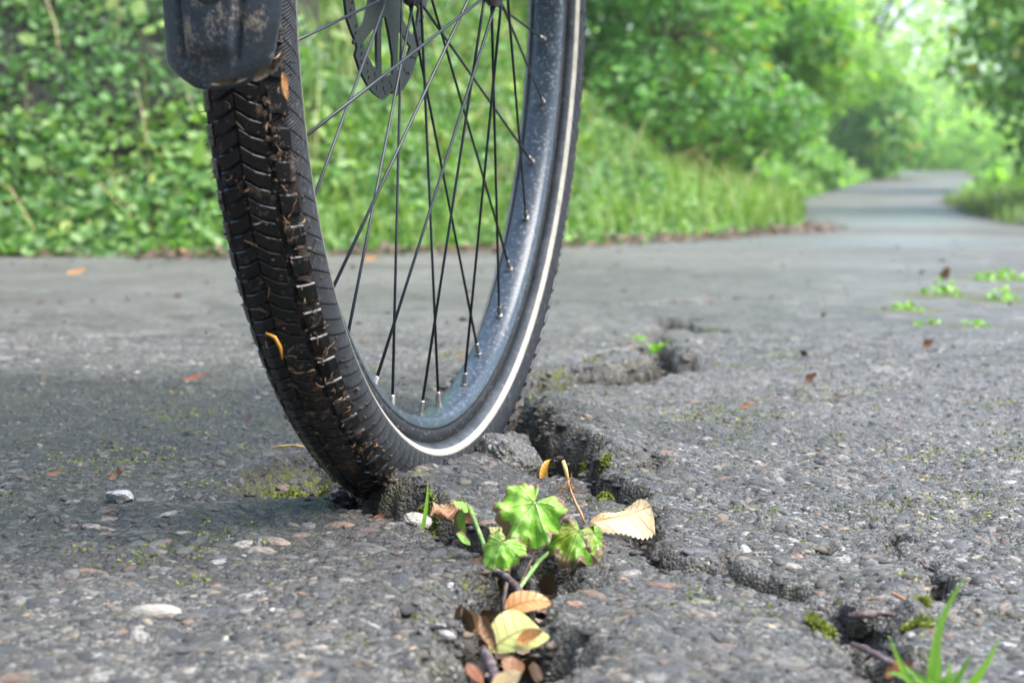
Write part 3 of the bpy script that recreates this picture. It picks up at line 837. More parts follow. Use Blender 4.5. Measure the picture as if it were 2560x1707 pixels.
# tyre carcass
NS = 420; prof = []
RCc, RR = .3366, .0242
for k in range(41):
    a = math.radians(-142 + 284 * k / 40)
    s = RR * math.sin(a); r = RCc + RR * math.cos(a)
    r = min(r, RCc + RR - .0007)
    if r < RB + .001: r = RB - .001; s = math.copysign(.0128, s)
    prof.append((s, r))
me = lathe(prof, NS, "tyre", M['rubber'])
arc = np.array([math.radians(-142 + 284 * k / 40) * RR for k in range(41)])
thv = np.repeat(np.arange(NS) * 2 * np.pi / NS * .35, 41)
vvec(me, "tc", np.stack([thv, np.tile(np.abs(arc), NS), np.zeros(NS * 41)], 1))
am = np.abs(np.tile(arc, NS)) / RR
vattr(me, "side", smoothstep(math.radians(52), math.radians(72), am))
vattr(me, "stripe", smoothstep(math.radians(112), math.radians(122), am))
tyre = wheel_link("tyre", me)
# reflective stripe, a band slightly proud of the sidewall
for sg in (1, -1):
    pf = []
    for k in range(6):
        a = math.radians(117.0 + 11.5 * k / 5)
        pf.append((sg * (RR + .0004) * math.sin(a), RCc + (RR + .0004) * math.cos(a)))
    pf = [(sg * (RR - .001) * math.sin(math.radians(116.6)), RCc + (RR - .001) * math.cos(math.radians(116.6)))] + pf + [(sg * (RR - .001) * math.sin(math.radians(128.9)), RCc + (RR - .001) * math.cos(math.radians(128.9)))]
    link("reflective_stripe", lathe(pf, 300, "reflective_stripe", M['stripe']), tyre)

def knob_mesh(phc, dphi, circ, skew, h, name="tread_knob", bow=0.0):
    """raised tread block at profile angle phc (deg), spanning +-dphi (deg), circ metres along the tyre"""
    V = []; F = []
    def P(a, t, off):   # a in -1..1 across, t in -1..1 along
        ph = math.radians(phc + a * dphi)
        rr = RR + off
        s = rr * math.sin(ph); r = RCc + rr * math.cos(ph)
        th = (t * circ / 2 + skew * a * circ / 2 + bow * (1 - a * a) * circ / 2) / r
        return pol(th, r, s)
    n = 3
    rings = [(1.05, -.0012), (.99, h * .55), (.88, h), ]
    g = [(-1, -1), (0, -1), (1, -1), (1, 0), (1, 1), (0, 1), (-1, 1), (-1, 0)]
    for sc, off in rings:
        for (a, t) in g: V.append(P(a * sc, t * sc, off))
    V.append(P(0, 0, h))
    for q in range(2):
        for k in range(8):
            k2 = (k + 1) % 8
            F.append((q * 8 + k, q * 8 + k2, q * 8 + 8 + k2, q * 8 + 8 + k))
    for k in range(8): F.append((16 + k, 16 + (k + 1) % 8, 24))
    return mesh_py(name, V, F, M['knob'])

PITCH = 2 * math.pi / 124
kinds = []
for sg in (1, -1):
    kinds += [(knob_mesh(sg * 50, 12.5, .0112, .30 * sg, .0020 if sg > 0 else .0010), 0.0), (knob_mesh(sg * 16.6, 16, .0078, 1.0 * sg, .0010, bow=.3), .5 * PITCH)]
kinds.append((knob_mesh(33, 3.2, .0085, .5, .0012), .45 * PITCH))
# individually the blocks that face the camera; the rest of the ring joined
rest = []
for ki, (kme, off) in enumerate(kinds):
    cnt = 248 if ki in (1, 3) else 124
    for q in range(cnt):
        th = q * 2 * math.pi / cnt + off
        deg = math.degrees(th) % 360
        show = (186 < deg < 272 and ki in (0, 1, 4, 3)) or (ki == 0 and (300 < deg < 356 or 272 <= deg < 300))
        if ki in (2,): show = 186 < deg < 262
        if ki == 3: show = 186 < deg < 268
        if show and th >= 0:
            link("tread_knob", kme, tyre, mtx=Matrix.Rotation(th, 4, 'X'))
        else:
            c_, s_ = math.cos(th), math.sin(th)
            vv = [(v.co.x, v.co.y * c_ - v.co.z * s_, v.co.y * s_ + v.co.z * c_) for v in kme.vertices]
            rest.append((vv, [tuple(p.vertices) for p in kme.polygons]))
tag(link("tread", mesh_py("tread", *merge(rest), M['knob']), tyre), kind='stuff')
# rubber moulding whiskers
wh = []
for q in range(90):
    th = math.radians(rng.uniform(186, 360)); ph = math.radians(rng.choice([-78, 74, -60]) + rng.normal(0, 4))
    d = Vector((math.sin(ph), math.cos(ph) * math.cos(th), math.cos(ph) * math.sin(th)))
    p = Vector((0, RCc * math.cos(th), RCc * math.sin(th))) + d * RR
    L = rng.uniform(.0015, .0045)
    jit = Vector(rng.normal(0, .0008, 3))
    wh.append(tube([p, p + d * L * .6 + jit * .4, p + d * L + jit], [.00028, .00022, .0001], 4))
tag(link("whisker", mesh_py("whisker", *merge(wh), M['rubber']), tyre), kind='stuff')
# mud clods stuck to the tread
mv = []
for q in range(520):
    th = math.radians(rng.uniform(186, 268)); ph = math.radians(rng.choice([38, 40, 70, 8, -30]) + rng.normal(0, 9))
    d = Vector((math.sin(ph), math.cos(ph) * math.cos(th), math.cos(ph) * math.sin(th)))
    p = Vector((0, RCc * math.cos(th), RCc * math.sin(th))) + d * (RR + rng.uniform(.0, .0014))
    SV, SF = ICO1[q % 6]
    s = rng.uniform(.0003, .0010) * (1.8 if rng.uniform() < .1 else 1)
    sc = np.array([s * rng.uniform(.6, 1.8), s * rng.uniform(.6, 1.8), s])
    mv.append(((SV * sc + np.array(p)).tolist(), SF.tolist()))
tag(link("mud", mesh_py("mud", *merge(mv), M['mud']), tyre), kind='stuff')

# fibres, needles and leaf crumbs dried onto the tread
fb = []
for q in range(120):
    th = math.radians(rng.uniform(187, 266)); ph = math.radians(rng.choice([50, 46, 36, 60, 4, -20], p=[.3, .2, .2, .1, .1, .1]) + rng.normal(0, 6))
    pts = []
    L = rng.uniform(.002, .0075); a = rng.uniform(0, 6.28); w = rng.normal(0, .5)
    for k in range(5):
        u = (k / 4 - .5) * L; aa = a + w * (k / 4 - .5)
        th2 = th + u * math.cos(aa) / RT; ph2 = ph + u * math.sin(aa) / RR
        d = Vector((math.sin(ph2), math.cos(ph2) * math.cos(th2), math.cos(ph2) * math.sin(th2)))
        pts.append(Vector((0, RCc * math.cos(th2), RCc * math.sin(th2))) + d * (RR + .0022 + .0008 * math.sin(k + q)))
    fb.append(tube(pts, [.0002, .00035, .0004, .0003, .0001] if q % 3 else [.0002, .0005, .0006, .0004, .0001], 5))
tag(link("fibre", mesh_py("fibre", *merge(fb), mat_simple("dry_fibre", (.15, .08, .04), .7, grime=(.30, .2, .12), gscale=200)), tyre), kind='stuff')
cl = []
for q in range(70):
    th = math.radians(rng.uniform(188, 264)); ph = math.radians(rng.choice([52, 44, 40, 36, 0], p=[.35, .25, .15, .15, .1]) + rng.normal(0, 5))
    d = Vector((math.sin(ph), math.cos(ph) * math.cos(th), math.cos(ph) * math.sin(th)))
    p = Vector((0, RCc * math.cos(th), RCc * math.sin(th))) + d * (RR + .0012)
    SV, SF = ICO2[q % 6]; SVn = SV * (1 + .6 * np.sin(SV[:, :1] * 9 + q) * np.cos(SV[:, 1:2] * 11 + q))
    Rm = np.array(d.to_track_quat('Z', 'Y').to_matrix())
    sc = np.array([rng.uniform(.0008, .0030), rng.uniform(.0008, .0022), rng.uniform(.0004, .0009)])
    cl.append(((SVn * sc) @ Rm.T + np.array(p)).tolist() and (((SVn * sc) @ Rm.T + np.array(p)).tolist(), SF.tolist()))
tag(link("mud_clump", mesh_py("mud_clump", *merge(cl), mat_simple("wet_mud", (.045, .028, .018), .6, grime=(.17, .115, .075), gscale=260, bump=(420, 1., .001))), tyre), kind='stuff')

# rim
rp = [(0, .3004), (.0065, .3008), (.0100, .3026), (.0106, .3034), (.0124, .3075), (.0126, .3085), (.0122, .3092), (.0127, .3098), (.0128, .3190), (.0118, .3196)]
rimp = [(-s, r) for s, r in rp[::-1][:-1]] + rp
rim_me = lathe(rimp, 300, "rim", M['rim'])
rim_me.materials.append(M['rimwall'])
for p in rim_me.polygons:
    c = p.center; r = math.hypot(c.y, c.z)
    if r > .3078: p.material_index = 1
rim = wheel_link("rim", rim_me)

# spokes and nipples
PH0 = -0.0882124
def hub_theta(i):
    near = (i + 1) % 2 == 0
    dirn = (((i // 2) + (0 if near else 1)) % 2) * 2 - 1
    return near, dirn, PH0 - i * math.radians(10) + dirn * (math.radians(40) - .1528)
nip_v, nip_f = tube([(0, 0, 0), (0, 0, .0022), (0, 0, .0024), (0, 0, .0098), (0, 0, .0104), (0, 0, .0108)], [.0026, .0025, .00185, .00175, .0015, .0011], 8)
nip_me = mesh_py("nipple", nip_v, nip_f, M['nipple'])
for i in range(36):
    near, dirn, hth = hub_theta(i)
    th = PH0 - i * math.radians(10)
    a = Vector(pol(th, .3005, .0015 if near else -.0015))
    sfl = (.0356 if near else -.0206) + dirn * .0016
    b = Vector(pol(hth, .0234, sfl))
    d = (b - a).normalized()
    v, f = tube([a + d * .008, a + d * .12, b - d * .02, b], [.00102, .00092, .00100, .00105], 8)
    sp_o = wheel_link("spoke", mesh_py("spoke", v, f, M['spoke'], True))
    q = d.to_track_quat('Z', 'Y').to_matrix().to_4x4()
    link("nipple", nip_me, sp_o, mtx=Matrix.Translation(a - d * .0006) @ q)

# hub
hubp = [(-.047, .0), (-.047, .009), (-.036, .0095), (-.034, .018), (-.024, .0195), (-.0235, .0275), (-.0185, .0275), (-.018, .020), (.0, .0185), (.033, .0205), (.0335, .0275), (.038, .0275), (.0385, .018), (.048, .012), (.048, .0)]
wheel_link("hub", lathe(hubp, 40, "hub", M['black']))
link_ax = [(.048, 0.0), (.048, .0085), (.052, .0095), (.064, .0095), (.066, .008), (.066, 0.)]
axn = lathe(link_ax, 30, "axle_nut", M['steel'])
wheel_link("axle_nut", axn)
axl = [(-.066, 0.), (-.066, .0085), (-.05, .0085), (-.048, 0.)]
wheel_link("axle_nut", lathe(axl, 30, "axle_nut", M['steel']))

# brake rotor: flat plate with cut-outs
def rotor_mesh():
    cu = bpy.data.curves.new("rotor", 'CURVE'); cu.dimensions = '2D'; cu.fill_mode = 'BOTH'
    def poly(pts):
        s = cu.splines.new('POLY'); s.points.add(len(pts) - 1)
        for p, q in zip(s.points, pts): p.co = (q[0], q[1], 0, 1)
        s.use_cyclic_u = True
    out = []
    for k in range(6):
        for j in range(14):
            a = math.radians(k * 60 + j * 60 / 14)
            r = .0900 if j < 11 else .0900 - .0022 * (j - 10.)
            out.append((r * math.cos(a), r * math.sin(a)))
        a = math.radians(k * 60 + 59.6); out.append((.0838 * math.cos(a), .0838 * math.sin(a)))
    poly(out)
    for k in range(6):     # large windows between swept arms, each split by a V
        def P(r, d): a = math.radians(k * 60 + d); return (r * math.cos(a), r * math.sin(a))
        poly([P(.0735, 3), P(.0745, 12), P(.0745, 22), P(.0735, 30), P(.066, 27), P(.052, 20), P(.050, 14), P(.060, 8)])
        poly([P(.0740, 37), P(.0745, 46), P(.0738, 56), P(.062, 57), P(.046, 50), P(.036, 40), P(.036, 30), P(.046, 28), P(.058, 33)])
        for j in range(5):
            for (rr, w) in ((.0785, 0), (.0815 + .0015 * (j % 2), 4), (.0855, 8)):
                if (j + int(rr * 1000)) % 2 and rr > .08 and j % 2: continue
                d0 = j * 12 + w * .6 + 2
                poly([P(rr - .0016, d0), P(rr - .0013, d0 + 1.1), P(rr + .0013, d0 + 1.1), P(rr + .0016, d0), P(rr + .0013, d0 - .4), P(rr - .0013, d0 - .4)])
    poly([(.021 * math.cos(math.radians(a)), .021 * math.sin(math.radians(a))) for a in range(0, 360, 12)])
    cu.extrude = .0009
    o = bpy.data.objects.new("tmp", cu); COL.objects.link(o)
    dg = bpy.context.evaluated_depsgraph_get()
    m = bpy.data.meshes.new_from_object(o.evaluated_get(dg)); m.name = "brake_rotor"
    bpy.data.objects.remove(o)
    m.materials.clear(); m.materials.append(M['steel'])
    return m
ro = link("brake_rotor", rotor_mesh(), bike)
ro.matrix_local = HUB @ Matrix.Translation((-.0385, 0, 0)) @ Matrix(((0, 0, 1, 0), (1, 0, 0, 0), (0, 1, 0, 0), (0, 0, 0, 1))) @ Matrix.Rotation(math.radians(-14), 4, 'Z')
v, f = tube([(-.0445, 0, 0), (-.0385, 0, 0)], [.004, .004], 8)
for k in range(6):
    a = math.radians(k * 60 + 20)
    vv = [(p[0], p[1] + .022 * math.cos(a), p[2] + .022 * math.sin(a)) for p in v]
    link("rotor_bolt", mesh_py("rotor_bolt", [(p[0] + .002, p[1] * 1, p[2]) for p in vv], f, M['black']), ro, mtx=ro.matrix_local.inverted() @ HUB)

# mudguard arc and flap
def guard_mesh():
    V = []; F = []; rows = []
    n_c = 71
    T = list(np.linspace(40, 178, 70)) + list(np.linspace(180, 195.4, 44))
    for d in T:
        th = math.radians(d)
        fl = smoothstep(179, 184, np.array(float(d)))
        # widths left/right taper towards the rounded bottom
        L = -.0295; Rr = .0320
        Rr = Rr - .0115 * max(0, (d - 188) / 7.4) ** 1.6
        e = max(0, (d - 193.2) / 2.2)
        L += .012 * e ** 2.6; Rr -= .010 * e ** 2.2
        row = []
        for j in range(n_c):
            u = j / (n_c - 1)
            s = L + (Rr - L) * u
            q = abs(2 * u - 1)
            r = .3790 - .0095 * q ** 3.2 + .003 * math.sin(max(0, (d - 186)) / 9.4 * 1.2) * (1 - q)
            # recessed panel lines and raised centre on the flap
            su = (s + .0005) / .0305
            if fl > 0 and d < 193.4:
                x0, x1 = -.47 + .012 * (d - 188), .43 - .028 * (d - 188)
                inside = smoothstep(x0 - .09, x0 + .03, np.array(su)) * smoothstep(x1 + .09, x1 - .03, np.array(su))
                r += float(.0030 * fl * inside * smoothstep(193.4, 192.2, np.array(float(d))))
                for g in (x0, x1): r -= float(.0022 * fl * math.exp(-((su - g - (.09 if g == x1 else -.09)) / .05) ** 2))
            row.append((s, r))
        rows.append((th, row))
    nn = 0
    for lay in (0, 1):
        for th, row in rows:
            for (s, r) in row: V.append(pol(th, r - lay * .0022, s))
    R = len(rows)
    def I(l, i, j): return l * R * n_c + i * n_c + j
    for i in range(R - 1):
        for j in range(n_c - 1):
            F.append((I(0, i, j), I(0, i + 1, j), I(0, i + 1, j + 1), I(0, i, j + 1)))
            F.append((I(1, i, j), I(1, i, j + 1), I(1, i + 1, j + 1), I(1, i + 1, j)))
        F.append((I(0, i, 0), I(1, i, 0), I(1, i + 1, 0), I(0, i + 1, 0)))
        F.append((I(0, i, n_c - 1), I(0, i + 1, n_c - 1), I(1, i + 1, n_c - 1), I(1, i, n_c - 1)))
    for j in range(n_c - 1):
        F.append((I(0, 0, j), I(0, 0, j + 1), I(1, 0, j + 1), I(1, 0, j)))
        F.append((I(0, R - 1, j), I(1, R - 1, j), I(1, R - 1, j + 1), I(0, R - 1, j + 1)))
    return mesh_py("mudguard", V, F, M['guard'], True)
guard = wheel_link("mudguard", guard_mesh())
# bolt boss at the top of the flap
th = math.radians(188.5)
d = Vector((0, math.cos(th), math.sin(th)))
q = d.to_track_quat('Z', 'Y').to_matrix().to_4x4()
v, f = tube([(0, 0, -.003), (0, 0, .0012), (0, 0, .003), (0, 0, .0037), (0, 0, .0038)], [.0092, .0092, .0082, .0055, .001], 24)
link("bolt", mesh_py("bolt", v, f, M['black'], True), guard, mtx=Matrix.Translation(Vector((.0005, 0, 0)) + d * .3795) @ q)
# fork legs with dropouts and the brake caliper above the frame
for sg, s0 in ((1, .056), (-1, -.056)):
    v, f = tube([(s0, .004, -.012), (s0, .0, .02), (s0, -.005, .2), (s0 * .95, -.012, .42)], [.009, .013, .0165, .0165], 14)
    wheel_link("fork_leg", mesh_py("fork_leg", v, f, M['black'], True))
v, f = tube([(-.0532, -.012, .40), (-.03, -.012, .425), (.03, -.012, .425), (.0532, -.012, .40)], [.016, .018, .018, .016], 12)
wheel_link("fork_crown", mesh_py("fork_crown", v, f, M['black'], True))
v, f = tube([(0, -.012, .42), (0, -.05, .6)], [.018, .018], 16)
wheel_link("head_tube", mesh_py("head_tube", v, f, M['black'], True))
import bmesh
def box_mesh(name, size, mat, bev=.003):
    b = bmesh.new(); bmesh.ops.create_cube(b, size=1)
    for vv in b.verts: vv.co = Vector((vv.co.x * size[0], vv.co.y * size[1], vv.co.z * size[2]))
    bmesh.ops.bevel(b, geom=b.edges[:], offset=bev, segments=3, affect='EDGES')
    m = bpy.data.meshes.new(name); b.to_mesh(m); b.free(); m.materials.append(mat); return m
cal = link("brake_caliper", box_mesh("brake_caliper", (.03, .034, .055), M['black'], .006), bike)
cal.matrix_local = HUB @ Matrix.Translation((-.040, -.078, .040))
v, f = tube([(-.008, 0, 0), (.008, 0, 0)], [.0085, .0085], 20)
cb = link("caliper_bolt", mesh_py("caliper_bolt", v, f, M['black'], True), bike)
cb.matrix_local = HUB @ Matrix.Translation((-.046, -.088, -.0165))

# ------------------------------------------------------------------ foreground leaves, twigs, stones
def mat_leaf(name, base, vein, blotch=None, bthr=(.6, .68), second=None, transl=.25, rough=.35, damage=.0):
    t = NT(name); c = t.coord()
    n = t.noise(c, 140, 5, .6)
    col = t.mix(n, tuple(x * .75 for x in base), tuple(x * 1.25 for x in base))
    if second: col = t.mix(t.ramp(t.noise(c, 55, 3), [(.42, 0.), (.6, 1.)]), col, second)
    col = t.mix(t.math('MULTIPLY', t.attr("vein"), .75), col, vein)
    if blotch:
        e = t.math('ADD', t.noise(c, 70, 6, .7), t.math('MULTIPLY', t.attr("edge"), damage))
        col = t.mix(t.ramp(e, [(bthr[0], 0.), (bthr[1], 1.)]), col, blotch)
        col = t.mix(t.ramp(t.noise(c, 420, 3), [(.66, 0.), (.72, .8)]), col, (.04, .035, .015))
    h = t.math('ADD', t.math('MULTIPLY', t.attr("vein"), -1.), t.math('MULTIPLY', n, .5))
    return t.pbr(col, rough, 0., t.bump(h, .8, .0008), transl=transl)

M['leaf_green'] = mat_leaf("weed_leaf", (.20, .44, .04), (.52, .72, .25), (.20, .12, .06), (.64, .71), (.24, .44, .055), damage=.30)
M['leaf_worn'] = mat_leaf("worn_weed_leaf", (.16, .34, .03), (.35, .5, .12), (.17, .11, .06), (.56, .64), (.26, .36, .03), damage=.30)
M['leaf_cream'] = mat_leaf("cream_birch_leaf", (.95, .66, .33), (.50, .30, .13), (.42, .21, .07), (.68, .8), (.98, .76, .46), rough=.5, damage=.05, transl=.45)
M['leaf_yellow'] = mat_leaf("yellow_green_leaf", (.42, .41, .13), (.16, .09, .03), (.20, .10, .03), (.68, .74), (.34, .38, .11), rough=.4)
M['leaf_orange'] = mat_leaf("orange_leaf", (.45, .20, .055), (.25, .09, .03), (.12, .05, .03), (.62, .7), (.50, .28, .10), rough=.35)
M['leaf_gold'] = mat_leaf("golden_leaf", (.62, .29, .02), (.85, .5, .08), None, rough=.35, transl=.3)
M['leaf_drab'] = mat_leaf("drab_leaf", (.13, .095, .06), (.26, .2, .14), (.03, .02, .014), (.5, .6), (.2, .15, .10), rough=.6, transl=.02)
M['leaf_brown'] = mat_leaf("brown_leaf", (.19, .085, .035), (.35, .20, .1), (.05, .025, .015), (.55, .65), (.30, .16, .075), rough=.4, transl=.1)
M['leaf_rust'] = mat_leaf("rust_leaf", (.22, .08, .035), (.18, .06, .02), (.08, .03, .02), (.6, .7), rough=.45, transl=.15)
M['stem_green'] = mat_simple("stem_green", (.12, .22, .05), .45, grime=(.3, .36, .14), gscale=240)
M['stem_dark'] = mat_simple("stem_dark", (.05, .03, .025), .6, grime=(.14, .09, .06), gscale=240, bump=(300, .6, .001))
M['twig'] = mat_simple("twig_bark", (.075, .042, .045), .5, grime=(.20, .17, .15), gscale=170, bump=(240, 1., .001))
M['straw'] = mat_simple("straw_stalk", (.55, .38, .13), .5, grime=(.22, .12, .05), gscale=150)
M['stalk'] = mat_simple("red_brown_stalk", (.42, .20, .09), .5, grime=(.12, .05, .03), gscale=150)
M['blade'] = mat_leafmass("fresh_grass_blade", (.12, .28, .035), (.24, .42, .07), spec_rough=.35, yellow=(.3, .55, .1))
M['moss'] = mat_leafmass("moss_tuft", (.04, .055, .008), (.17, .20, .03), spec_rough=.8, transl=.2, yellow=(.24, .28, .03))
M['asphalt'] = M['path']
M['bone'] = mat_simple("pale_stone", (.28, .255, .22), .5, grime=(.25, .22, .19), gscale=180, bump=(300, .6, .001))
M['white'] = mat_simple("white_stone", (.30, .305, .31), .45, grime=(.34, .33, .33), gscale=130, bump=(200, .7, .001))

def twig(pts, radii, n=12, sub=10, amp=.16):
    P = [Vector(p) for p in pts]; out = []; R = []
    for i in range(len(P) - 1):
        p0, p1, p2, p3 = P[max(i - 1, 0)], P[i], P[i + 1], P[min(i + 2, len(P) - 1)]
        for k in range(sub):
            t = k / sub
            out.append(.5 * ((2 * p1) + (p2 - p0) * t + (2 * p0 - 5 * p1 + 4 * p2 - p3) * t * t + (3 * p1 - p0 - 3 * p2 + p3) * t ** 3))
            R.append(radii[i] + (radii[i + 1] - radii[i]) * t)
    out.append(P[-1]); R.append(radii[-1])
    R = [r * .52 * (1 + .12 * math.sin(i * 1.7) * math.sin(i * .61)) for i, r in enumerate(R)]
    R[0] *= .6; R[-1] *= .55
    v, f = tube(out, R, n)
    m = len(out)
    vv = []
    for i, q in enumerate(v):
        c_ = out[min(i // n, m - 1)]
        k = 1 + amp * (math.sin((i % n) * 2.1 + (i // n) * .35) * .5 + rng.normal(0, .35))
        vv.append(c_ + (q - c_) * k)
    return vv, f

def frame(loc, tip, nrm):
    X = Vector(tip).normalized(); N = Vector(nrm); N = (N - X * N.dot(X)).normalized(); Y = N.cross(X)
    return Matrix.Translation(loc) @ Matrix((X, Y, N)).transposed().to_4x4()

def leaf_oval(name, L, W, mat, teeth=22, tooth=.07, curl=.0, cup=.12, wave=.04, seed=0, shape=(.38, 1.0), fold=0.0, side_cut=1.0, roll=0.0):
    """pinnate leaf along +x from the origin; curl bends the tip towards +z"""
    nu, nv = 60, 31; V = []; VE = []; ED = []
    r = np.random.default_rng(seed); ph = r.uniform(0, 6, 4)
    pk = shape[0]
    for i in range(nu):
        t = i / (nu - 1)
        wd = (t / pk) ** .75 if t < pk else max(0., (1 - t) / (1 - pk)) ** .85
        wd = math.sin(min(1, wd) * math.pi / 2) * W / 2
        wd *= 1 - tooth * ((t * teeth) % 1)
        for j in range(nv):
            w = -1 + 2 * j / (nv - 1)
            ww = w * (side_cut if w > 0 else 1)
            x = L * (t + .02 * abs(w)); y = wd * ww
            z = cup * wd * w * w + wave * W * math.sin(t * 9 + ph[0] + w) * abs(w) + fold * abs(y)
            ang = curl * t; xr = (math.sin(ang) / curl * L if abs(curl) > 1e-3 else x); zr = ((1 - math.cos(ang)) / curl * L if abs(curl) > 1e-3 else 0)
            px = xr - z * math.sin(ang); pz = zr + z * math.cos(ang)
            if roll:
                a2 = roll * ww; rr_ = wd * ww
                y = math.sin(a2) / roll * wd if abs(roll) > 1e-3 else y; pz += (1 - math.cos(a2)) / roll * wd
            V.append((px, y, pz))
            lat = abs(((t * 7.0 - abs(w) * 1.1) % 1) - .5) * 2
            ve = max(math.exp(-(w * wd / (W * .018)) ** 2), smooth1(.80, .97, lat) * .6)
            VE.append(ve); ED.append(abs(w) ** 3)
    F = [(i * nv + j, (i + 1) * nv + j, (i + 1) * nv + j + 1, i * nv + j + 1) for i in range(nu - 1) for j in range(nv - 1)]
    me = mesh_np(name, V, F, mat); vattr(me, "vein", VE); vattr(me, "edge", ED)
    return me
def smooth1(a, b, x):
    t = min(1, max(0, (x - a) / (b - a))); return t * t * (3 - 2 * t)

def leaf_round(name, R, mat, lobes=5, span=150, drop=.35, seed=0, stretch=1.15, wrinkle=.03, asym=0., fold=0.):
    """palmate rounded leaf, stalk joint at the origin, tip along +x, drooping towards -z"""
    na, nr = 140, 20; V = [(0, 0, 0)]; VE = [1.]; ED = [0.]
    r_ = np.random.default_rng(seed); ph = r_.uniform(0, 6, 6)
    vang = [(-1 + 2 * k / (lobes - 1)) * math.radians(span * .72) for k in range(lobes)]
    for i in range(na):
        a = math.radians(-span + 2 * span * i / (na - 1))
        near = min(abs(a - v) for v in vang)
        Rr = R * (.80 + .20 * math.cos(a)) * (1 - .16 * min(1, near / math.radians(span * .72 / (lobes - 1))) ** 2)
        Rr *= 1 - .11 * abs(((i * .16) % 1) - .3) - .04 * math.sin(a * 13 + ph[3]) - .05 * math.sin(3 * a + ph[0])
        for j in range(1, nr + 1):
            q = j / nr; rad = Rr * q
            x = rad * math.cos(a) * stretch; y = rad * math.sin(a)
            dm = near * q * R
            # secondary veins branch from the main ones
            sec = abs(((q * 5 - near * 2.2) % 1) - .5) * 2
            ve = max(math.exp(-(dm / (R * .022)) ** 2), smooth1(.86, .99, sec) * .45)
            z = -drop * R * q * q * (.7 + .3 * math.cos(2 * a + ph[1])) + wrinkle * R * .35 * math.cos(min(1, near / math.radians(span * .72 / (lobes - 1))) * math.pi) * q + wrinkle * R * math.sin(a * 7 + ph[2]) * q * q
            z -= fold * abs(y)
            z += .05 * R * float(perlin(np.array([x / R * 3.1 + seed]), np.array([y / R * 3.1]), 5)[0]) * 4.2 * q + .03 * R * float(perlin(np.array([x / R * 8 + seed]), np.array([y / R * 8]), 6)[0]) * q
            V.append((x, y, z)); VE.append(ve); ED.append(q ** 4)
    F4 = [(1 + i * nr + j, 1 + (i + 1) * nr + j, 1 + (i + 1) * nr + j + 1, 1 + i * nr + j + 1) for i in range(na - 1) for j in range(nr - 1)]
    F3 = [(0, 1 + i * nr, 1 + (i + 1) * nr) for i in range(na - 1)]
    me = mesh_py(name, V, F4 + F3, mat, True); vattr(me, "vein", VE); vattr(me, "edge", ED)
    return me

def place(name, me, mtx, label, cat, group=None):
    o = link(name, me); o.matrix_world = mtx
    return tag(o, label, cat, group)

# the weed growing out of the crack
base = Vector((-.0034, .885, -.034))
weed = tag(empty("weed", base), "small green weed with torn lobed leaves growing out of the crack", "weed")
def wpart(name, me, mtx): 
    o = link(name, me, weed); o.matrix_local = Matrix.Translation(-base) @ mtx; return o
def stem(pts, r, mat):
    v, f = tube([Vector(p) - base for p in pts], r, 8)
    link("stem", mesh_py("stem", v, f, M[mat], True), weed)
J1 = Vector((.0119, .932, .0300)); J2 = Vector((.0345, .932, .0150)); J3 = Vector((-.0050, .902, .0150)); J4 = Vector((-.0235, .95, .0255))
o = wpart("leaf", leaf_round("leaf", .0245, M['leaf_green'], 5, 150, .30, 1, 1.1, .05), frame(J1, (-.55, -.45, -.62), (-.12, -.74, .66))); o["label"] = "largest leaf, bright green with pale veins"
o = wpart("leaf", leaf_round("leaf", .0195, M['leaf_worn'], 5, 150, .45, 2, 1.1, .06), frame(J2, (-.35, -.55, -.62), (0, -.72, .69))); o["label"] = "shiny green leaf with holes and a brown edge"
o = wpart("leaf", leaf_round("leaf", .0135, M['leaf_worn'], 3, 140, .7, 5, 1.2, .06), frame(J2 + Vector((.008, .001, -.001)), (.45, -.35, -.8), (.5, -.55, .6))); o["label"] = "drooping brown edged leaf lobe"
o = wpart("leaf", leaf_round("leaf", .0150, M['leaf_green'], 3, 140, .5, 3, 1.15, .04, fold=.15), frame(J3, (-.42, -.45, -.78), (-.25, -.75, .5)))
o = wpart("leaf", leaf_round("leaf", .0090, M['leaf_green'], 3, 130, .3, 4, 1.2, .05), frame(J4, (-.5, -.6, .15), (.1, -.5, .9)))
o = wpart("leaf", leaf_oval("leaf", .017, .009, M['leaf_worn'], 12, .1, -1.2, .3), frame(J4 + Vector((-.002, -.002, -.001)), (-.3, -.3, -.9), (-.6, -.7, .3)))
o = wpart("leaf", leaf_oval("leaf", .012, .010, M['leaf_green'], 12, .1, .6, .3), frame((-.0215, .935, .0085), (-.75, -.5, .25), (.1, -.6, .8)))
o = wpart("leaf", leaf_oval("leaf", .013, .009, M['leaf_yellow'], 12, .08, .5, .2), frame((-.0015, .955, .0065), (-.8, .1, .25), (0, -.5, .9)))
stem([base, (-.0045, .888, -.012), (-.001, .912, .003), (.006, .936, .014), (.0119, .9345, .0300)], [.0016, .0014, .0012, .0010, .0008], 'stem_dark')
stem([base + Vector((.003, 0, 0)), (.004, .895, -.006), (.014, .925, .001), (.024, .943, .006), (.0345, .940, .0145)], [.0014, .0013, .0012, .0010, .0008], 'stem_green')
stem([base, (-.008, .905, -.008), (-.0142, .92, .010), (-.0195, .938, .020), tuple(J4)], [.0013, .0013, .0012, .0011, .0008], 'stem_green')
stem([base, (-.004, .906, -.004), (-.005, .9055, .0148)], [.0012, .001, .0008], 'stem_dark')
stem([base, (.002, .90, -.01), (.012, .925, .006)], [.001, .0009, .0005], 'stem_dark')

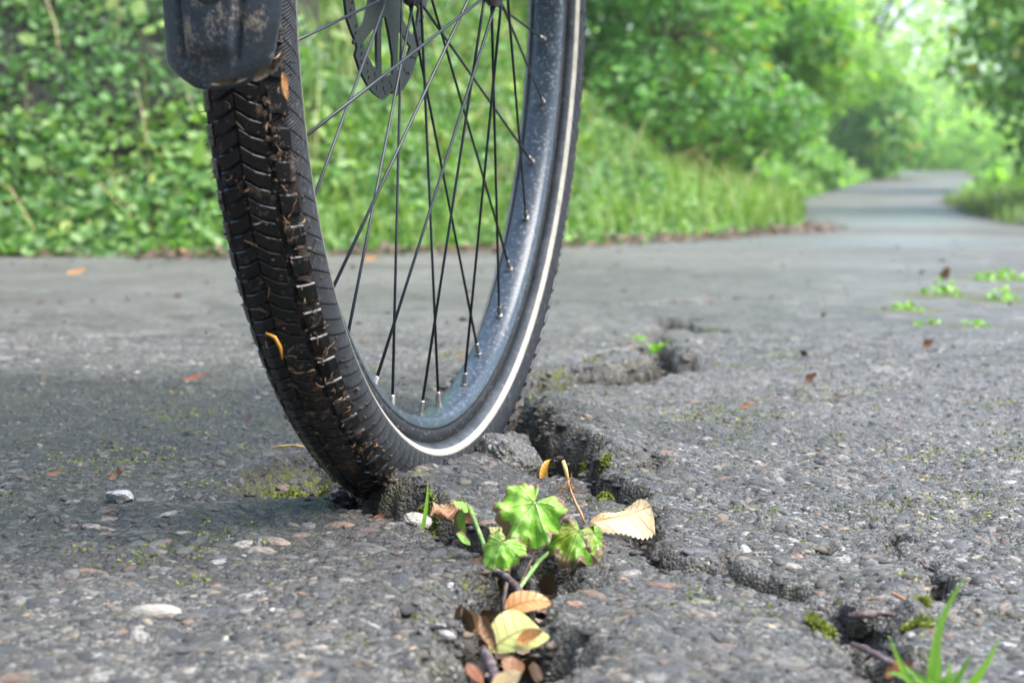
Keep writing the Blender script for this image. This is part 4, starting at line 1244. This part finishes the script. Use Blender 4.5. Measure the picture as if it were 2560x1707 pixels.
place("leaf", leaf_oval("leaf", .026, .020, M['leaf_brown'], 10, .15, 1.9, .5, .12, 7), frame((-.028, .968, .024), (-.4, -.3, -.85), (-.5, -.8, .2)), "shrivelled brown leaf left of the green weed", "leaf")
place("leaf", leaf_oval("leaf", .018, .012, M['leaf_brown'], 10, .15, 1.2, .5, .12, 8), frame((-.033, .985, .013), (.7, -.1, -.35), (.1, -.7, .6)), "small dark brown leaf scrap behind the shrivelled leaf", "leaf")
place("leaf", leaf_oval("leaf", .036, .046, M['leaf_cream'], 15, .13, .3, .06, .05, 9, shape=(.86, 1), side_cut=.22), frame((.0435, 1.012, .005), (.93, .20, .10), (-.12, -.58, .80)), "cream coloured serrated birch leaf leaning on the path right of the weed", "birch leaf")
# golden curled leaf and dry stalk by the deep hole
place("leaf", leaf_oval("leaf", .021, .0075, M['leaf_gold'], 8, .05, -1.5, .6, .05, 10, shape=(.35, 1)), frame((.0235, 1.195, -.004), (-.35, .05, 1), (-.6, -.8, 0)), "golden yellow curled leaf in the hole behind the weed", "leaf")
st = tag(empty("dry_stalk", (.0416, 1.04, .001)), "dry reddish stalk with a pale yellow tip right of the golden leaf", "stalk")
b2 = Vector((.0416, 1.04, .001))
v, f = tube([Vector(p) - b2 for p in [(.0298, 1.06, .0323), (.0312, 1.058, .028), (.0326, 1.055, .0215)]], [.0011, .0013, .0010], 8)
link("tip", mesh_py("tip", v, f, M['straw'], True), st)
v, f = tube([Vector(p) - b2 for p in [(.0326, 1.055, .0215), (.0345, 1.05, .015), (.0372, 1.046, .009), (.0400, 1.042, .004), (.0416, 1.04, -.001)]], [.0009, .0006, .0008, .0009, .0006], 8)
link("shaft", mesh_py("shaft", v, f, M['stalk'], True), st)
wires = []
for k in range(26):
    p = Vector((.0335, 1.053, .0165)) - b2 + Vector(rng.normal(0, .0016, 3)); 
    wires.append(tube([p, p + Vector(rng.normal(0, .003, 3)), p + Vector(rng.normal(0, .005, 3))], .0002, 4))
tag(link("fibre", mesh_py("fibre", *merge(wires), M['leaf_brown']), st), kind='stuff')
# leaves lying in the front crack
place("leaf", leaf_oval("leaf", .034, .024, M['leaf_yellow'], 3, .0, -1.6, .1, .02, 12, shape=(.5, 1)), frame((-.0095, .778, -.0085), (.68, .10, .72), (-.3, -.70, .62)), "yellow green arched leaf lying in the front crack", "leaf")
place("leaf", leaf_oval("leaf", .024, .014, M['leaf_orange'], 3, .0, -1.2, .1, .03, 13), frame((-.003, .806, .003), (.80, .05, .50), (-.2, -.6, .8)), "orange leaf on top of the yellow green leaf in the crack", "leaf")
place("leaf", leaf_oval("leaf", .022, .006, M['leaf_brown'], 3, .0, .5, .9, .06, 14), frame((-.0135, .775, .008), (.42, -.5, -.6), (-.5, -.6, .5)), "narrow curled brown leaf at the left wall of the front crack", "leaf")
place("leaf", leaf_oval("leaf", .016, .010, M['leaf_brown'], 3, .0, .6, .3, .03, 15), frame((.0005, .768, -.008), (-.1, -.65, -.5), (.3, -.6, .8)), "brown leaf below the yellow green leaf in the crack", "leaf")
place("leaf", leaf_oval("leaf", .014, .008, M['leaf_orange'], 3, .0, .8, .3, .03, 16), frame((.0015, .775, -.003), (.9, -.1, .1), (0, -.6, .8)), "small amber leaf tucked under the yellow green leaf", "leaf")
place("leaf", leaf_oval("leaf", .017, .012, M['leaf_cream'], 3, .0, .5, .2, .03, 17), frame((-.009, .705, -.006), (.8, -.2, .35), (0, -.6, .8)), "pale cream leaf at the bottom of the front crack", "leaf")
place("leaf", leaf_oval("leaf", .014, .006, M['leaf_rust'], 3, .0, .5, .2, .03, 18), frame((-.018, .735, -.002), (.3, -.5, -.5), (.4, -.7, .5)), "rust brown leaf scrap at the left edge of the front crack", "leaf")
v, f = twig([(-.0125, .905, .001), (-.004, .892, .0005), (.004, .872, -.003), (.0125, .848, -.008)], [.0028, .0034, .0033, .0026])
o = link("twig", mesh_py("twig", v, f, M['twig'], True)); tag(o, "thick dark purple twig under the weed in the crack", "twig")
v, f = twig([(-.0125, .765, -.004), (-.0095, .752, -.006), (-.0065, .73, -.008), (-.005, .715, -.012)], [.0035, .0042, .004, .003])
tag(link("root", mesh_py("root", v, f, M['twig'], True)), "smooth bluish root running down the front crack", "root")
# rust leaves in the back crack, debris by the tyre
place("leaf", leaf_oval("leaf", .022, .013, M['leaf_rust'], 5, .05, .9, .4, .1, 20, shape=(.3, 1)), frame((.0235, 1.55, -.006), (.05, .1, 1), (-.3, -.9, .1)), "rust brown leaf standing in the crack behind the wheel", "leaf")
place("leaf", leaf_oval("leaf", .016, .010, M['leaf_rust'], 5, .05, .9, .4, .1, 21), frame((.004, 1.50, -.003), (.8, .1, .3), (-.2, -.7, .6)), "low orange brown leaf scrap right behind the tyre", "leaf")
place("leaf", leaf_oval("leaf", .034, .010, M['leaf_rust'], 5, .05, .3, .3, .1, 22), frame((-.322, 1.76, gz(-.31, 1.76) + .003), (1, .1, .06), (0, -.3, 1)), "long rust leaf on the path left of the wheel", "leaf")
place("leaf", leaf_oval("leaf", .011, .008, M['leaf_brown'], 5, .05, 1.3, .4, .1, 23), frame((-.312, 1.665, gz(-.307, 1.665) + .004), (1, -.3, .0), (0, -.5, 1)), "tiny curled brown leaf below the long rust leaf", "leaf")
place("leaf", leaf_oval("leaf", .015, .011, M['leaf_brown'], 8, .1, .9, .3, .1, 24), frame((-.262, 1.178, gz(-.2537, 1.1758) + .002), (1, -.2, .15), (0, -.6, 1)), "brown dry leaf on the path at the left beside the white stone", "leaf")
place("leaf", leaf_oval("leaf", .012, .005, M['leaf_brown'], 8, .1, .3, .2, .1, 25), frame((-.300, 1.167, gz(-.2934, 1.1671) + .003), (1, .1, .2), (0, -.6, 1)), "narrow brown leaf near the left frame edge", "leaf")
place("leaf", leaf_oval("leaf", .018, .007, M['leaf_brown'], 8, .1, .5, .4, .1, 26), frame((.195, 1.565, gz(.205, 1.562) + .003), (1, .1, .05), (0, -.5, 1)), "brown leaf scrap lying alone on the right slab", "leaf")
place("leaf", leaf_oval("leaf", .040, .026, M['leaf_cream'], 8, .05, .6, .2, .05, 27), frame((-.62, 5.12, .05), (.8, -.2, .4), (0, -.9, .3)), "pale fallen leaf at the foot of the bank seen through the spokes", "leaf")
place("leaf", leaf_oval("leaf", .042, .026, M['leaf_orange'], 8, .05, .4, .2, .05, 28), frame((-.36, 4.45, .012), (1, -.2, .1), (0, -.5, 1)), "tan leaf lying flat on the path seen through the spokes", "leaf")
place("leaf", leaf_oval("leaf", .045, .026, M['leaf_orange'], 8, .05, .4, .2, .05, 29), frame((-.93, 3.82, .01), (1, .1, .05), (0, -.4, 1)), "orange leaf lying on the path at the far left", "leaf")
# short red brown bud scale and chips at the pothole
v, f = twig([(-.1045, 1.135, .010), (-.102, 1.128, .004), (-.099, 1.12, .0005)], [.0024, .0020, .0018])
tag(link("twig", mesh_py("twig", v, f, M['stalk'], True)), "short reddish twig stub in front of the tyre", "twig")
place("leaf", leaf_oval("leaf", .022, .006, M['leaf_cream'], 3, .0, .1, .2, .03, 30), frame((-.098, 1.085, gz(-.088, 1.085) + .004), (1, .05, .0), (0, -.4, 1)), "pale wood chip like leaf on the lip in front of the tyre", "leaf")
place("leaf", leaf_oval("leaf", .011, .007, M['leaf_rust'], 3, .0, .8, .3, .03, 31), frame((-.083, 1.065, gz(-.078, 1.065) + .002), (1, -.1, .1), (0, -.5, 1)), "tiny rust leaf scrap in front of the pothole", "leaf")
place("leaf", leaf_oval("leaf", .010, .007, M['leaf_rust'], 3, .0, .8, .3, .03, 32), frame((-.127, 1.135, gz(-.122, 1.135) + .002), (.4, -.1, .8), (0, -.9, .3)), "reddish leaf scrap left of the twig stub", "leaf")
v, f = twig([(-.168, 1.27, .010), (-.150, 1.262, .0125), (-.132, 1.255, .009)], [.0012, .0014, .0007])
tag(link("twig", mesh_py("twig", v, f, M['straw'], True)), "thin straw coloured twig left of the tyre over the mossy hollow", "twig")
# things stuck on the tyre and flap
place("needle", mesh_py("needle", *tube([(-.1222, .905, .1195), (-.1175, .904, .1175), (-.1150, .905, .1125), (-.1142, .906, .1065)], [.0005, .0009, .0009, .0004], 6), M['leaf_gold'], True), Matrix.Identity(4), "orange pine needle stuck to the tyre tread", "needle")
place("leaf", leaf_oval("leaf", .0145, .0034, M['leaf_orange'], 3, .2, .2, .2, .15, 34), frame((-.1085, .8745, .246), (.12, -.03, -1), (.35, -.93, 0)), "orange leaf scrap stuck to the tyre just under the mudguard", "leaf")
place("leaf", leaf_oval("leaf", .018, .0034, M['leaf_drab'], 3, .2, .3, .9, .16, 35), frame((-.1385, .8480, .2392), (1, .02, .18), (.1, -.9, -.4)), "dry brown leaf caught along the lower edge of the mudguard flap", "leaf")
place("leaf", leaf_oval("leaf", .019, .0046, M['leaf_drab'], 3, .2, .3, .9, .16, 36), frame((-.1200, .8500, .2405), (.8, .08, .6), (.3, -.9, -.3)), "dry brown leaf caught on the right corner of the mudguard flap", "leaf")

# asphalt chunk wedged beside the tyre, rubble stones, pebbles lying loose
def rock(name, loc, size, seed, mat, label, cat, rot=(0, 0, 0), cuts=5, group=None, flat=.0):
    V, F = ico(6)
    r = np.random.default_rng(seed)
    P = V.copy()
    for k in range(cuts):
        d = r.normal(size=3); d /= np.linalg.norm(d); h = r.uniform(.42, .8)
        e = P @ d - h; P -= np.where(e > 0, e * .92, 0)[:, None] * d
    k = r.normal(size=(26, 3)) * np.linspace(2.5, 34, 26)[:, None]; ph = r.uniform(0, 6, 26)
    n = sum(np.sin(P @ k[i] + ph[i]) / (i * .5 + 2) for i in range(26))
    P = P * (1 + (.055 if cuts > 2 else .02) * n[:, None])
    P = P * np.array(size)
    me = mesh_np(name, P, F, mat)
    o = link(name, me); o.location = loc; o.rotation_euler = rot
    return tag(o, label, cat, group)
rock("asphalt_chunk", (.001, 1.262, .004), (.024, .034, .016), 3, M['asphalt'], "angular broken chunk of path wedged between the tyre and the right slab", "rubble", (.3, .28, .4), 8)
rock("asphalt_chunk", (-.002, 1.36, -.008), (.020, .042, .015), 5, M['asphalt'], "smooth grey chunk in the crack behind the wheel", "rubble", (.1, -.1, .1), 5)
rock("asphalt_chunk", (.180, .83, -.008), (.013, .016, .011), 6, M['asphalt'], "rounded lump of path in the hole at the lower right", "rubble", (0, 0, .3), 5)
rock("asphalt_chunk", (.163, .845, -.010), (.009, .012, .009), 8, M['asphalt'], "small mossy lump left of the rounded lump in the right hole", "rubble", (0, .3, .3), 5)
rock("stone", (-.052, 1.035, -.003), (.013, .010, .008), 9, M['bone'], "pale tan stone in the crack in front of the wheel", "stone", (.2, .5, .5), 6)
rock("stone", (-.2356, 1.087, gz(-.2356, 1.087) + .002), (.0085, .007, .006), 10, M['white'], "white angular stone on the path at the left", "stone", (0, .1, .2), 7)
rock("stone", (-.161, .813, gz(-.161, .813) + .0), (.0115, .006, .0045), 11, M['bone'], "long pinkish cream pebble lying blurred at the lower left", "stone", (0, 0, .05), 1)
rock("stone", (-.030, .795, gz(-.03, .795) + .002), (.0062, .0045, .0035), 12, M['white'], "white oval pebble at the left edge of the front crack", "stone", (.1, .35, -.4), 1)
v, f = twig([(.1500, .803, .001), (.157, .80, .0025), (.1655, .806, .002), (.171, .804, .001)], [.0028, .0036, .0026, .002])
tag(link("twig", mesh_py("twig", v, f, M['twig'], True)), "purplish twig across the right hole", "twig")
v, f = twig([(.140, .742, .004), (.147, .733, .0025), (.153, .722, .001)], [.0022, .0028, .0026])
tag(link("twig", mesh_py("twig", v, f, M['twig'], True)), "dark broken twig in the lower right crack beside the grass", "twig")
v, f = twig([(.1785, .846, .002), (.1830, .838, .0005)], [.0016, .0016])
tag(link("twig", mesh_py("twig", v, f, M['stalk'], True)), "short orange twig piece at the right rim of the hole", "twig")
place("leaf", leaf_oval("leaf", .014, .010, M['leaf_rust'], 3, .08, .6, .3, .08, 40), frame((.150, .725, -.004), (.5, -.2, .1), (0, -.5, 1)), "wet rust coloured leaf in the lower right crack", "leaf")

# crumbs in the cracks
def crumbs(name, n, label, mat_shapes, sel, smin, smax):
    x = rng.uniform(-.10, .24, n * 8); y = rng.uniform(.62, 2.4, n * 8)
    z, s, m = ground(x, y)
    k = np.where(s > .5)[0][:n]
    r = rng.uniform(smin, smax, len(k)) ** 1.0
    me = pebble_mesh(name, ICO1, x[k], y[k], z[k] + r * .35, r)
    return tag(link(name, me), label, "gravel", kind='stuff')
crumbs("gravel", 1500, "grey gravel crumbs lying in the cracks of the path", None, None, .0012, .0042)
x = rng.uniform(-.12, .26, 60000); y = rng.uniform(.62, 2.3, 60000); z, s_, m_ = ground(x, y)
zx = ground(x + .003, y)[0]; zy = ground(x, y + .003)[0]
steep = np.hypot(zx - z, zy - z) / .003
k = np.where((steep > .8))[0][:2600]
r = .0012 + .0042 * rng.uniform(0, 1, len(k)) ** 2
gx_ = (zx - z)[k] / .003; gy_ = (zy - z)[k] / .003
tag(link("rim_chips", pebble_mesh("rim_chips", ICO1, x[k], y[k], z[k] + r * .1, r), path), kind='stuff')
def litter(name, n, mat, size, label):
    x = rng.uniform(-.10, .24, n * 14); y = rng.uniform(.62, 2.2, n * 14)
    z, s, m = ground(x, y)
    k = np.where(s > .3)[0][:n]
    P = np.stack([x[k], y[k], z[k] + .0012], 1)
    return tag(leaf_mass(name, P, np.tile([0, 0, 1.], (len(P), 1)), size, mat, 1, spread=.6), label, "litter", kind='stuff')
M['litter'] = mat_leafmass("leaf_litter", (.025, .016, .010), (.11, .062, .032), spec_rough=.5, transl=.05, yellow=(.38, .22, .08))
xk = rng.uniform(-.04, .20, 40000); yk = rng.uniform(.64, .98, 40000); zk, sk, _ = ground(xk, yk); kk_ = np.where(sk > .6)[0][:260]
o = leaf_mass("decayed_leaves", np.stack([xk[kk_], yk[kk_], zk[kk_] + rng.uniform(.001, .010, len(kk_))], 1), np.tile([0, -.5, 1.], (len(kk_), 1)), .011, M['litter'], 0, spread=.9)
tag(o, "dark decayed leaf pieces packed into the front crack around the weed", "litter", kind='stuff')
litter("leaf_litter", 1100, M['litter'], .006, "brown rotten leaf scraps in the cracks of the path")
# leaf litter strip along the left path edge
P = []
while len(P) < 1300:
    x = rng.uniform(-2.2, 1.5, 4000); y = rng.uniform(4.6, 8.6, 4000); sd = poly_sd(x, y, PATH)
    m = (sd > -.22 * rng.uniform(0, 1, 4000) ** 2 - .05 + .12 * perlin(x * 3, y * 3, 71)) & (sd < .06)
    P += list(zip(x[m], y[m], rng.uniform(.003, .02, m.sum())))
P = np.array(P[:1300])
tag(leaf_mass("edge_litter", P, np.tile([0, -.2, 1.], (len(P), 1)), .03, M['litter'], spread=.35), "brown fallen leaves and humus along the left path edge", "litter", kind='stuff')
# tiny fallen bits all over the path
x = rng.uniform(-1.6, 2.4, 700); y = 1.4 + 5 * rng.uniform(0, 1, 700) ** 1.3; z, s, m = ground(x, y)
tag(leaf_mass("path_litter", np.stack([x, y, z + .003], 1), np.tile([0, 0, 1.], (700, 1)), .012, M['litter'], 1, spread=.4), "small brown and yellow leaf bits scattered over the path", "litter", kind='stuff')

# moss tufts: in the hollow, on rims and at the gaps
def moss_at(spots, n_per, name, label, size=.0026):
    P = []
    for (mx, my, mr) in spots:
        a = rng.uniform(0, 6.28, n_per); r = mr * np.sqrt(rng.uniform(0, 1, n_per))
        x = mx + r * np.cos(a); y = my + r * np.sin(a) * 1.4
        z, _, _ = ground(x, y)
        P.append(np.stack([x, y, z + rng.uniform(0, .0025, n_per)], 1))
    P = np.concatenate(P)
    return tag(leaf_mass(name, P, np.tile([0, 0, 1.], (len(P), 1)), size, M['moss'], 1, spread=.9), label, "moss", kind='stuff')
moss_at([(-.138, 1.16, .014), (-.128, 1.17, .010), (-.15, 1.2, .012), (-.05, 1.055, .006), (-.047, 1.02, .005), (-.045, 1.04, .005), (.047, 1.235, .006), (.06, 1.19, .004), (.18, .80, .006), (.14, .815, .006), (.19, .845, .005), (.058, 1.12, .004)], 900, "moss", "green moss cushions in the hollow and on the crack rims")
xx = rng.uniform(-.35, .45, 60000); yy = rng.uniform(.7, 2.1, 60000)
sel = perlin(xx * 9, yy * 9, 91) + .8 * perlin(xx * 38, yy * 38, 92) + .12 * smoothstep(-.1, .2, xx) > .58
zz, ss, mm = ground(xx[sel], yy[sel])
tag(leaf_mass("moss_specks", np.stack([xx[sel], yy[sel], zz + .0006], 1), np.tile([0, 0, 1.], (sel.sum(), 1)), .0024, M['moss'], 1, spread=.9), "tiny yellow green moss specks between the stones of the path", "moss", kind='stuff')

# grass: single blade, tuft at the lower right, tufts on the far path
def blade_mesh(pts, w, mat, name="blade"):
    V = []; n = len(pts)
    for i, p in enumerate(pts):
        t = i / (n - 1); p = Vector(p)
        d = (Vector(pts[min(i + 1, n - 1)]) - Vector(pts[max(i - 1, 0)])).normalized()
        s = d.cross(Vector((.15, -1, .3))).normalized(); ww = w * (1 - t ** 2.2) * .5 + .00015
        nrm = d.cross(s)
        V += [p - s * ww, p + nrm * ww * .35, p + s * ww]
    F = [(i * 3 + k, i * 3 + k + 1, i * 3 + k + 4, i * 3 + k + 3) for i in range(n - 1) for k in range(2)]
    me = mesh_np(name, V, F, mat); vattr(me, "lv", np.full(len(V), rng.uniform(.2, .8)))
    return me
place("grass_sprout", blade_mesh(bend((-.0515, 1.02, -.004), (-.0475, 1.025, .0262), (.001, 0, 0), 8), .0022, M['blade'], "grass_sprout"), Matrix.Identity(4), "single upright grass sprout in front of the wheel", "grass")
tb = Vector((.1640, .700, -.012))
tuft = tag(empty("grass_tuft", tb), "fresh green grass tuft at the lower right corner", "grass")
def tblade(tip, sag, w, start=(0, 0, 0)):
    s0 = tb + Vector(start)
    me = blade_mesh([Vector(p) - tb for p in bend(s0, tip, sag, 12)], w, M['blade'])
    link("blade", me, tuft)
tblade((.1765, .700, .0415), (-.0045, 0, .0035), .0036)
tblade((.1660, .702, .028), (.0, 0, 0), .0022, (.003, 0, 0))
tblade((.1450, .690, .0200), (-.001, 0, -.002), .0034)
tblade((.1850, .682, .0215), (.001, 0, -.003), .0042, (.004, 0, 0))
tblade((.1440, .69, .0055), (0, 0, .005), .003)
tblade((.178, .695, .012), (0, 0, .002), .0025, (.005, 0, 0))
for k in range(16):
    a = rng.uniform(-1.3, 1.3); L = rng.uniform(.008, .018)
    tblade(tuple(tb + Vector((math.sin(a) * L, rng.uniform(-.01, .01), abs(math.cos(a)) * L + .006))), (0, 0, .002), rng.uniform(.0016, .003), (rng.uniform(-.004, .009), 0, 0))
spots = [(.757, 3.21, .030, 60, "bright herb clump on the path under the dark leaf"), (.84, 3.12, .026, 55, "green herb clump right of the bright clump near the right edge"), (1.0, 3.72, .06, 80, "long herb clump at the right frame edge of the path"), (.62, 2.87, .025, 26, "low pale green herbs on the path right of the crack"),
         (.65, 2.55, .018, 18, "small green sprouts below the herb clumps"), (.1744, 2.33, .02, 40, "green moss sprig at the left end of the middle crack"), (.2614, 2.52, .018, 40, "green sprig growing in the far crack"), (.588, 2.59, .015, 14, "tiny green sprouts on the path left of the others")]
for (mx, my, mr, n, lab) in spots:
    a = rng.uniform(0, 6.28, n); r = mr * np.sqrt(rng.uniform(0, 1, n)); X = mx + r * np.cos(a); Y = my + r * np.sin(a); zz, _, _ = ground(X, Y)
    root = tag(empty("grass_tuft", (mx, my, float(zz.mean()))), lab, "grass")
    hh = .030 if n >= 55 else .012
    o = leaf_mass("blade", np.stack([X - mx, Y - my, zz - float(zz.mean()) + rng.uniform(0, hh, n) * (1 - r / mr * .7)], 1), np.tile([0, -.4, .8], (n, 1)), .012, M['blade'], 0, root, spread=.8)
    o["kind"] = "stuff"
place("leaf", leaf_oval("leaf", .034, .022, M['leaf_brown'], 8, .05, 1.2, .4, .1, 60), frame((.855, 3.64, .006), (.25, .1, .9), (.2, -.9, .2)), "dark upright leaf on the path above the bright tuft", "leaf")
place("leaf", leaf_oval("leaf", .018, .012, M['leaf_brown'], 8, .05, 1.2, .4, .1, 61), frame((.474, 2.11, gz(.479, 2.11) + .003), (1, .1, .2), (.2, -.6, .7)), "small dark leaf scrap on the right part of the path", "leaf")
place("leaf", leaf_oval("leaf", .015, .010, M['leaf_brown'], 8, .05, 1.2, .4, .1, 62), frame((.290, 1.80, gz(.297, 1.80) + .002), (1, .1, .3), (.2, -.6, .7)), "crumpled dark leaf scrap nearer the wheel on the right slab", "leaf")

# unseen leaf mass behind the photographer, added to hold back sky light
P = np.stack([rng.uniform(-12, 12, 9000), rng.uniform(-9, -4.5, 9000), rng.uniform(-.2, 6.5, 9000)], 1)
tag(leaf_mass("wood", P, np.tile([0, .6, .7], (len(P), 1)), .34, M['tree_dark'], 1), "dark green leaf mass added out of view behind the viewpoint to block sky light", "wood", kind='stuff')  # the object named wood here is only the added, unseen leaf mass
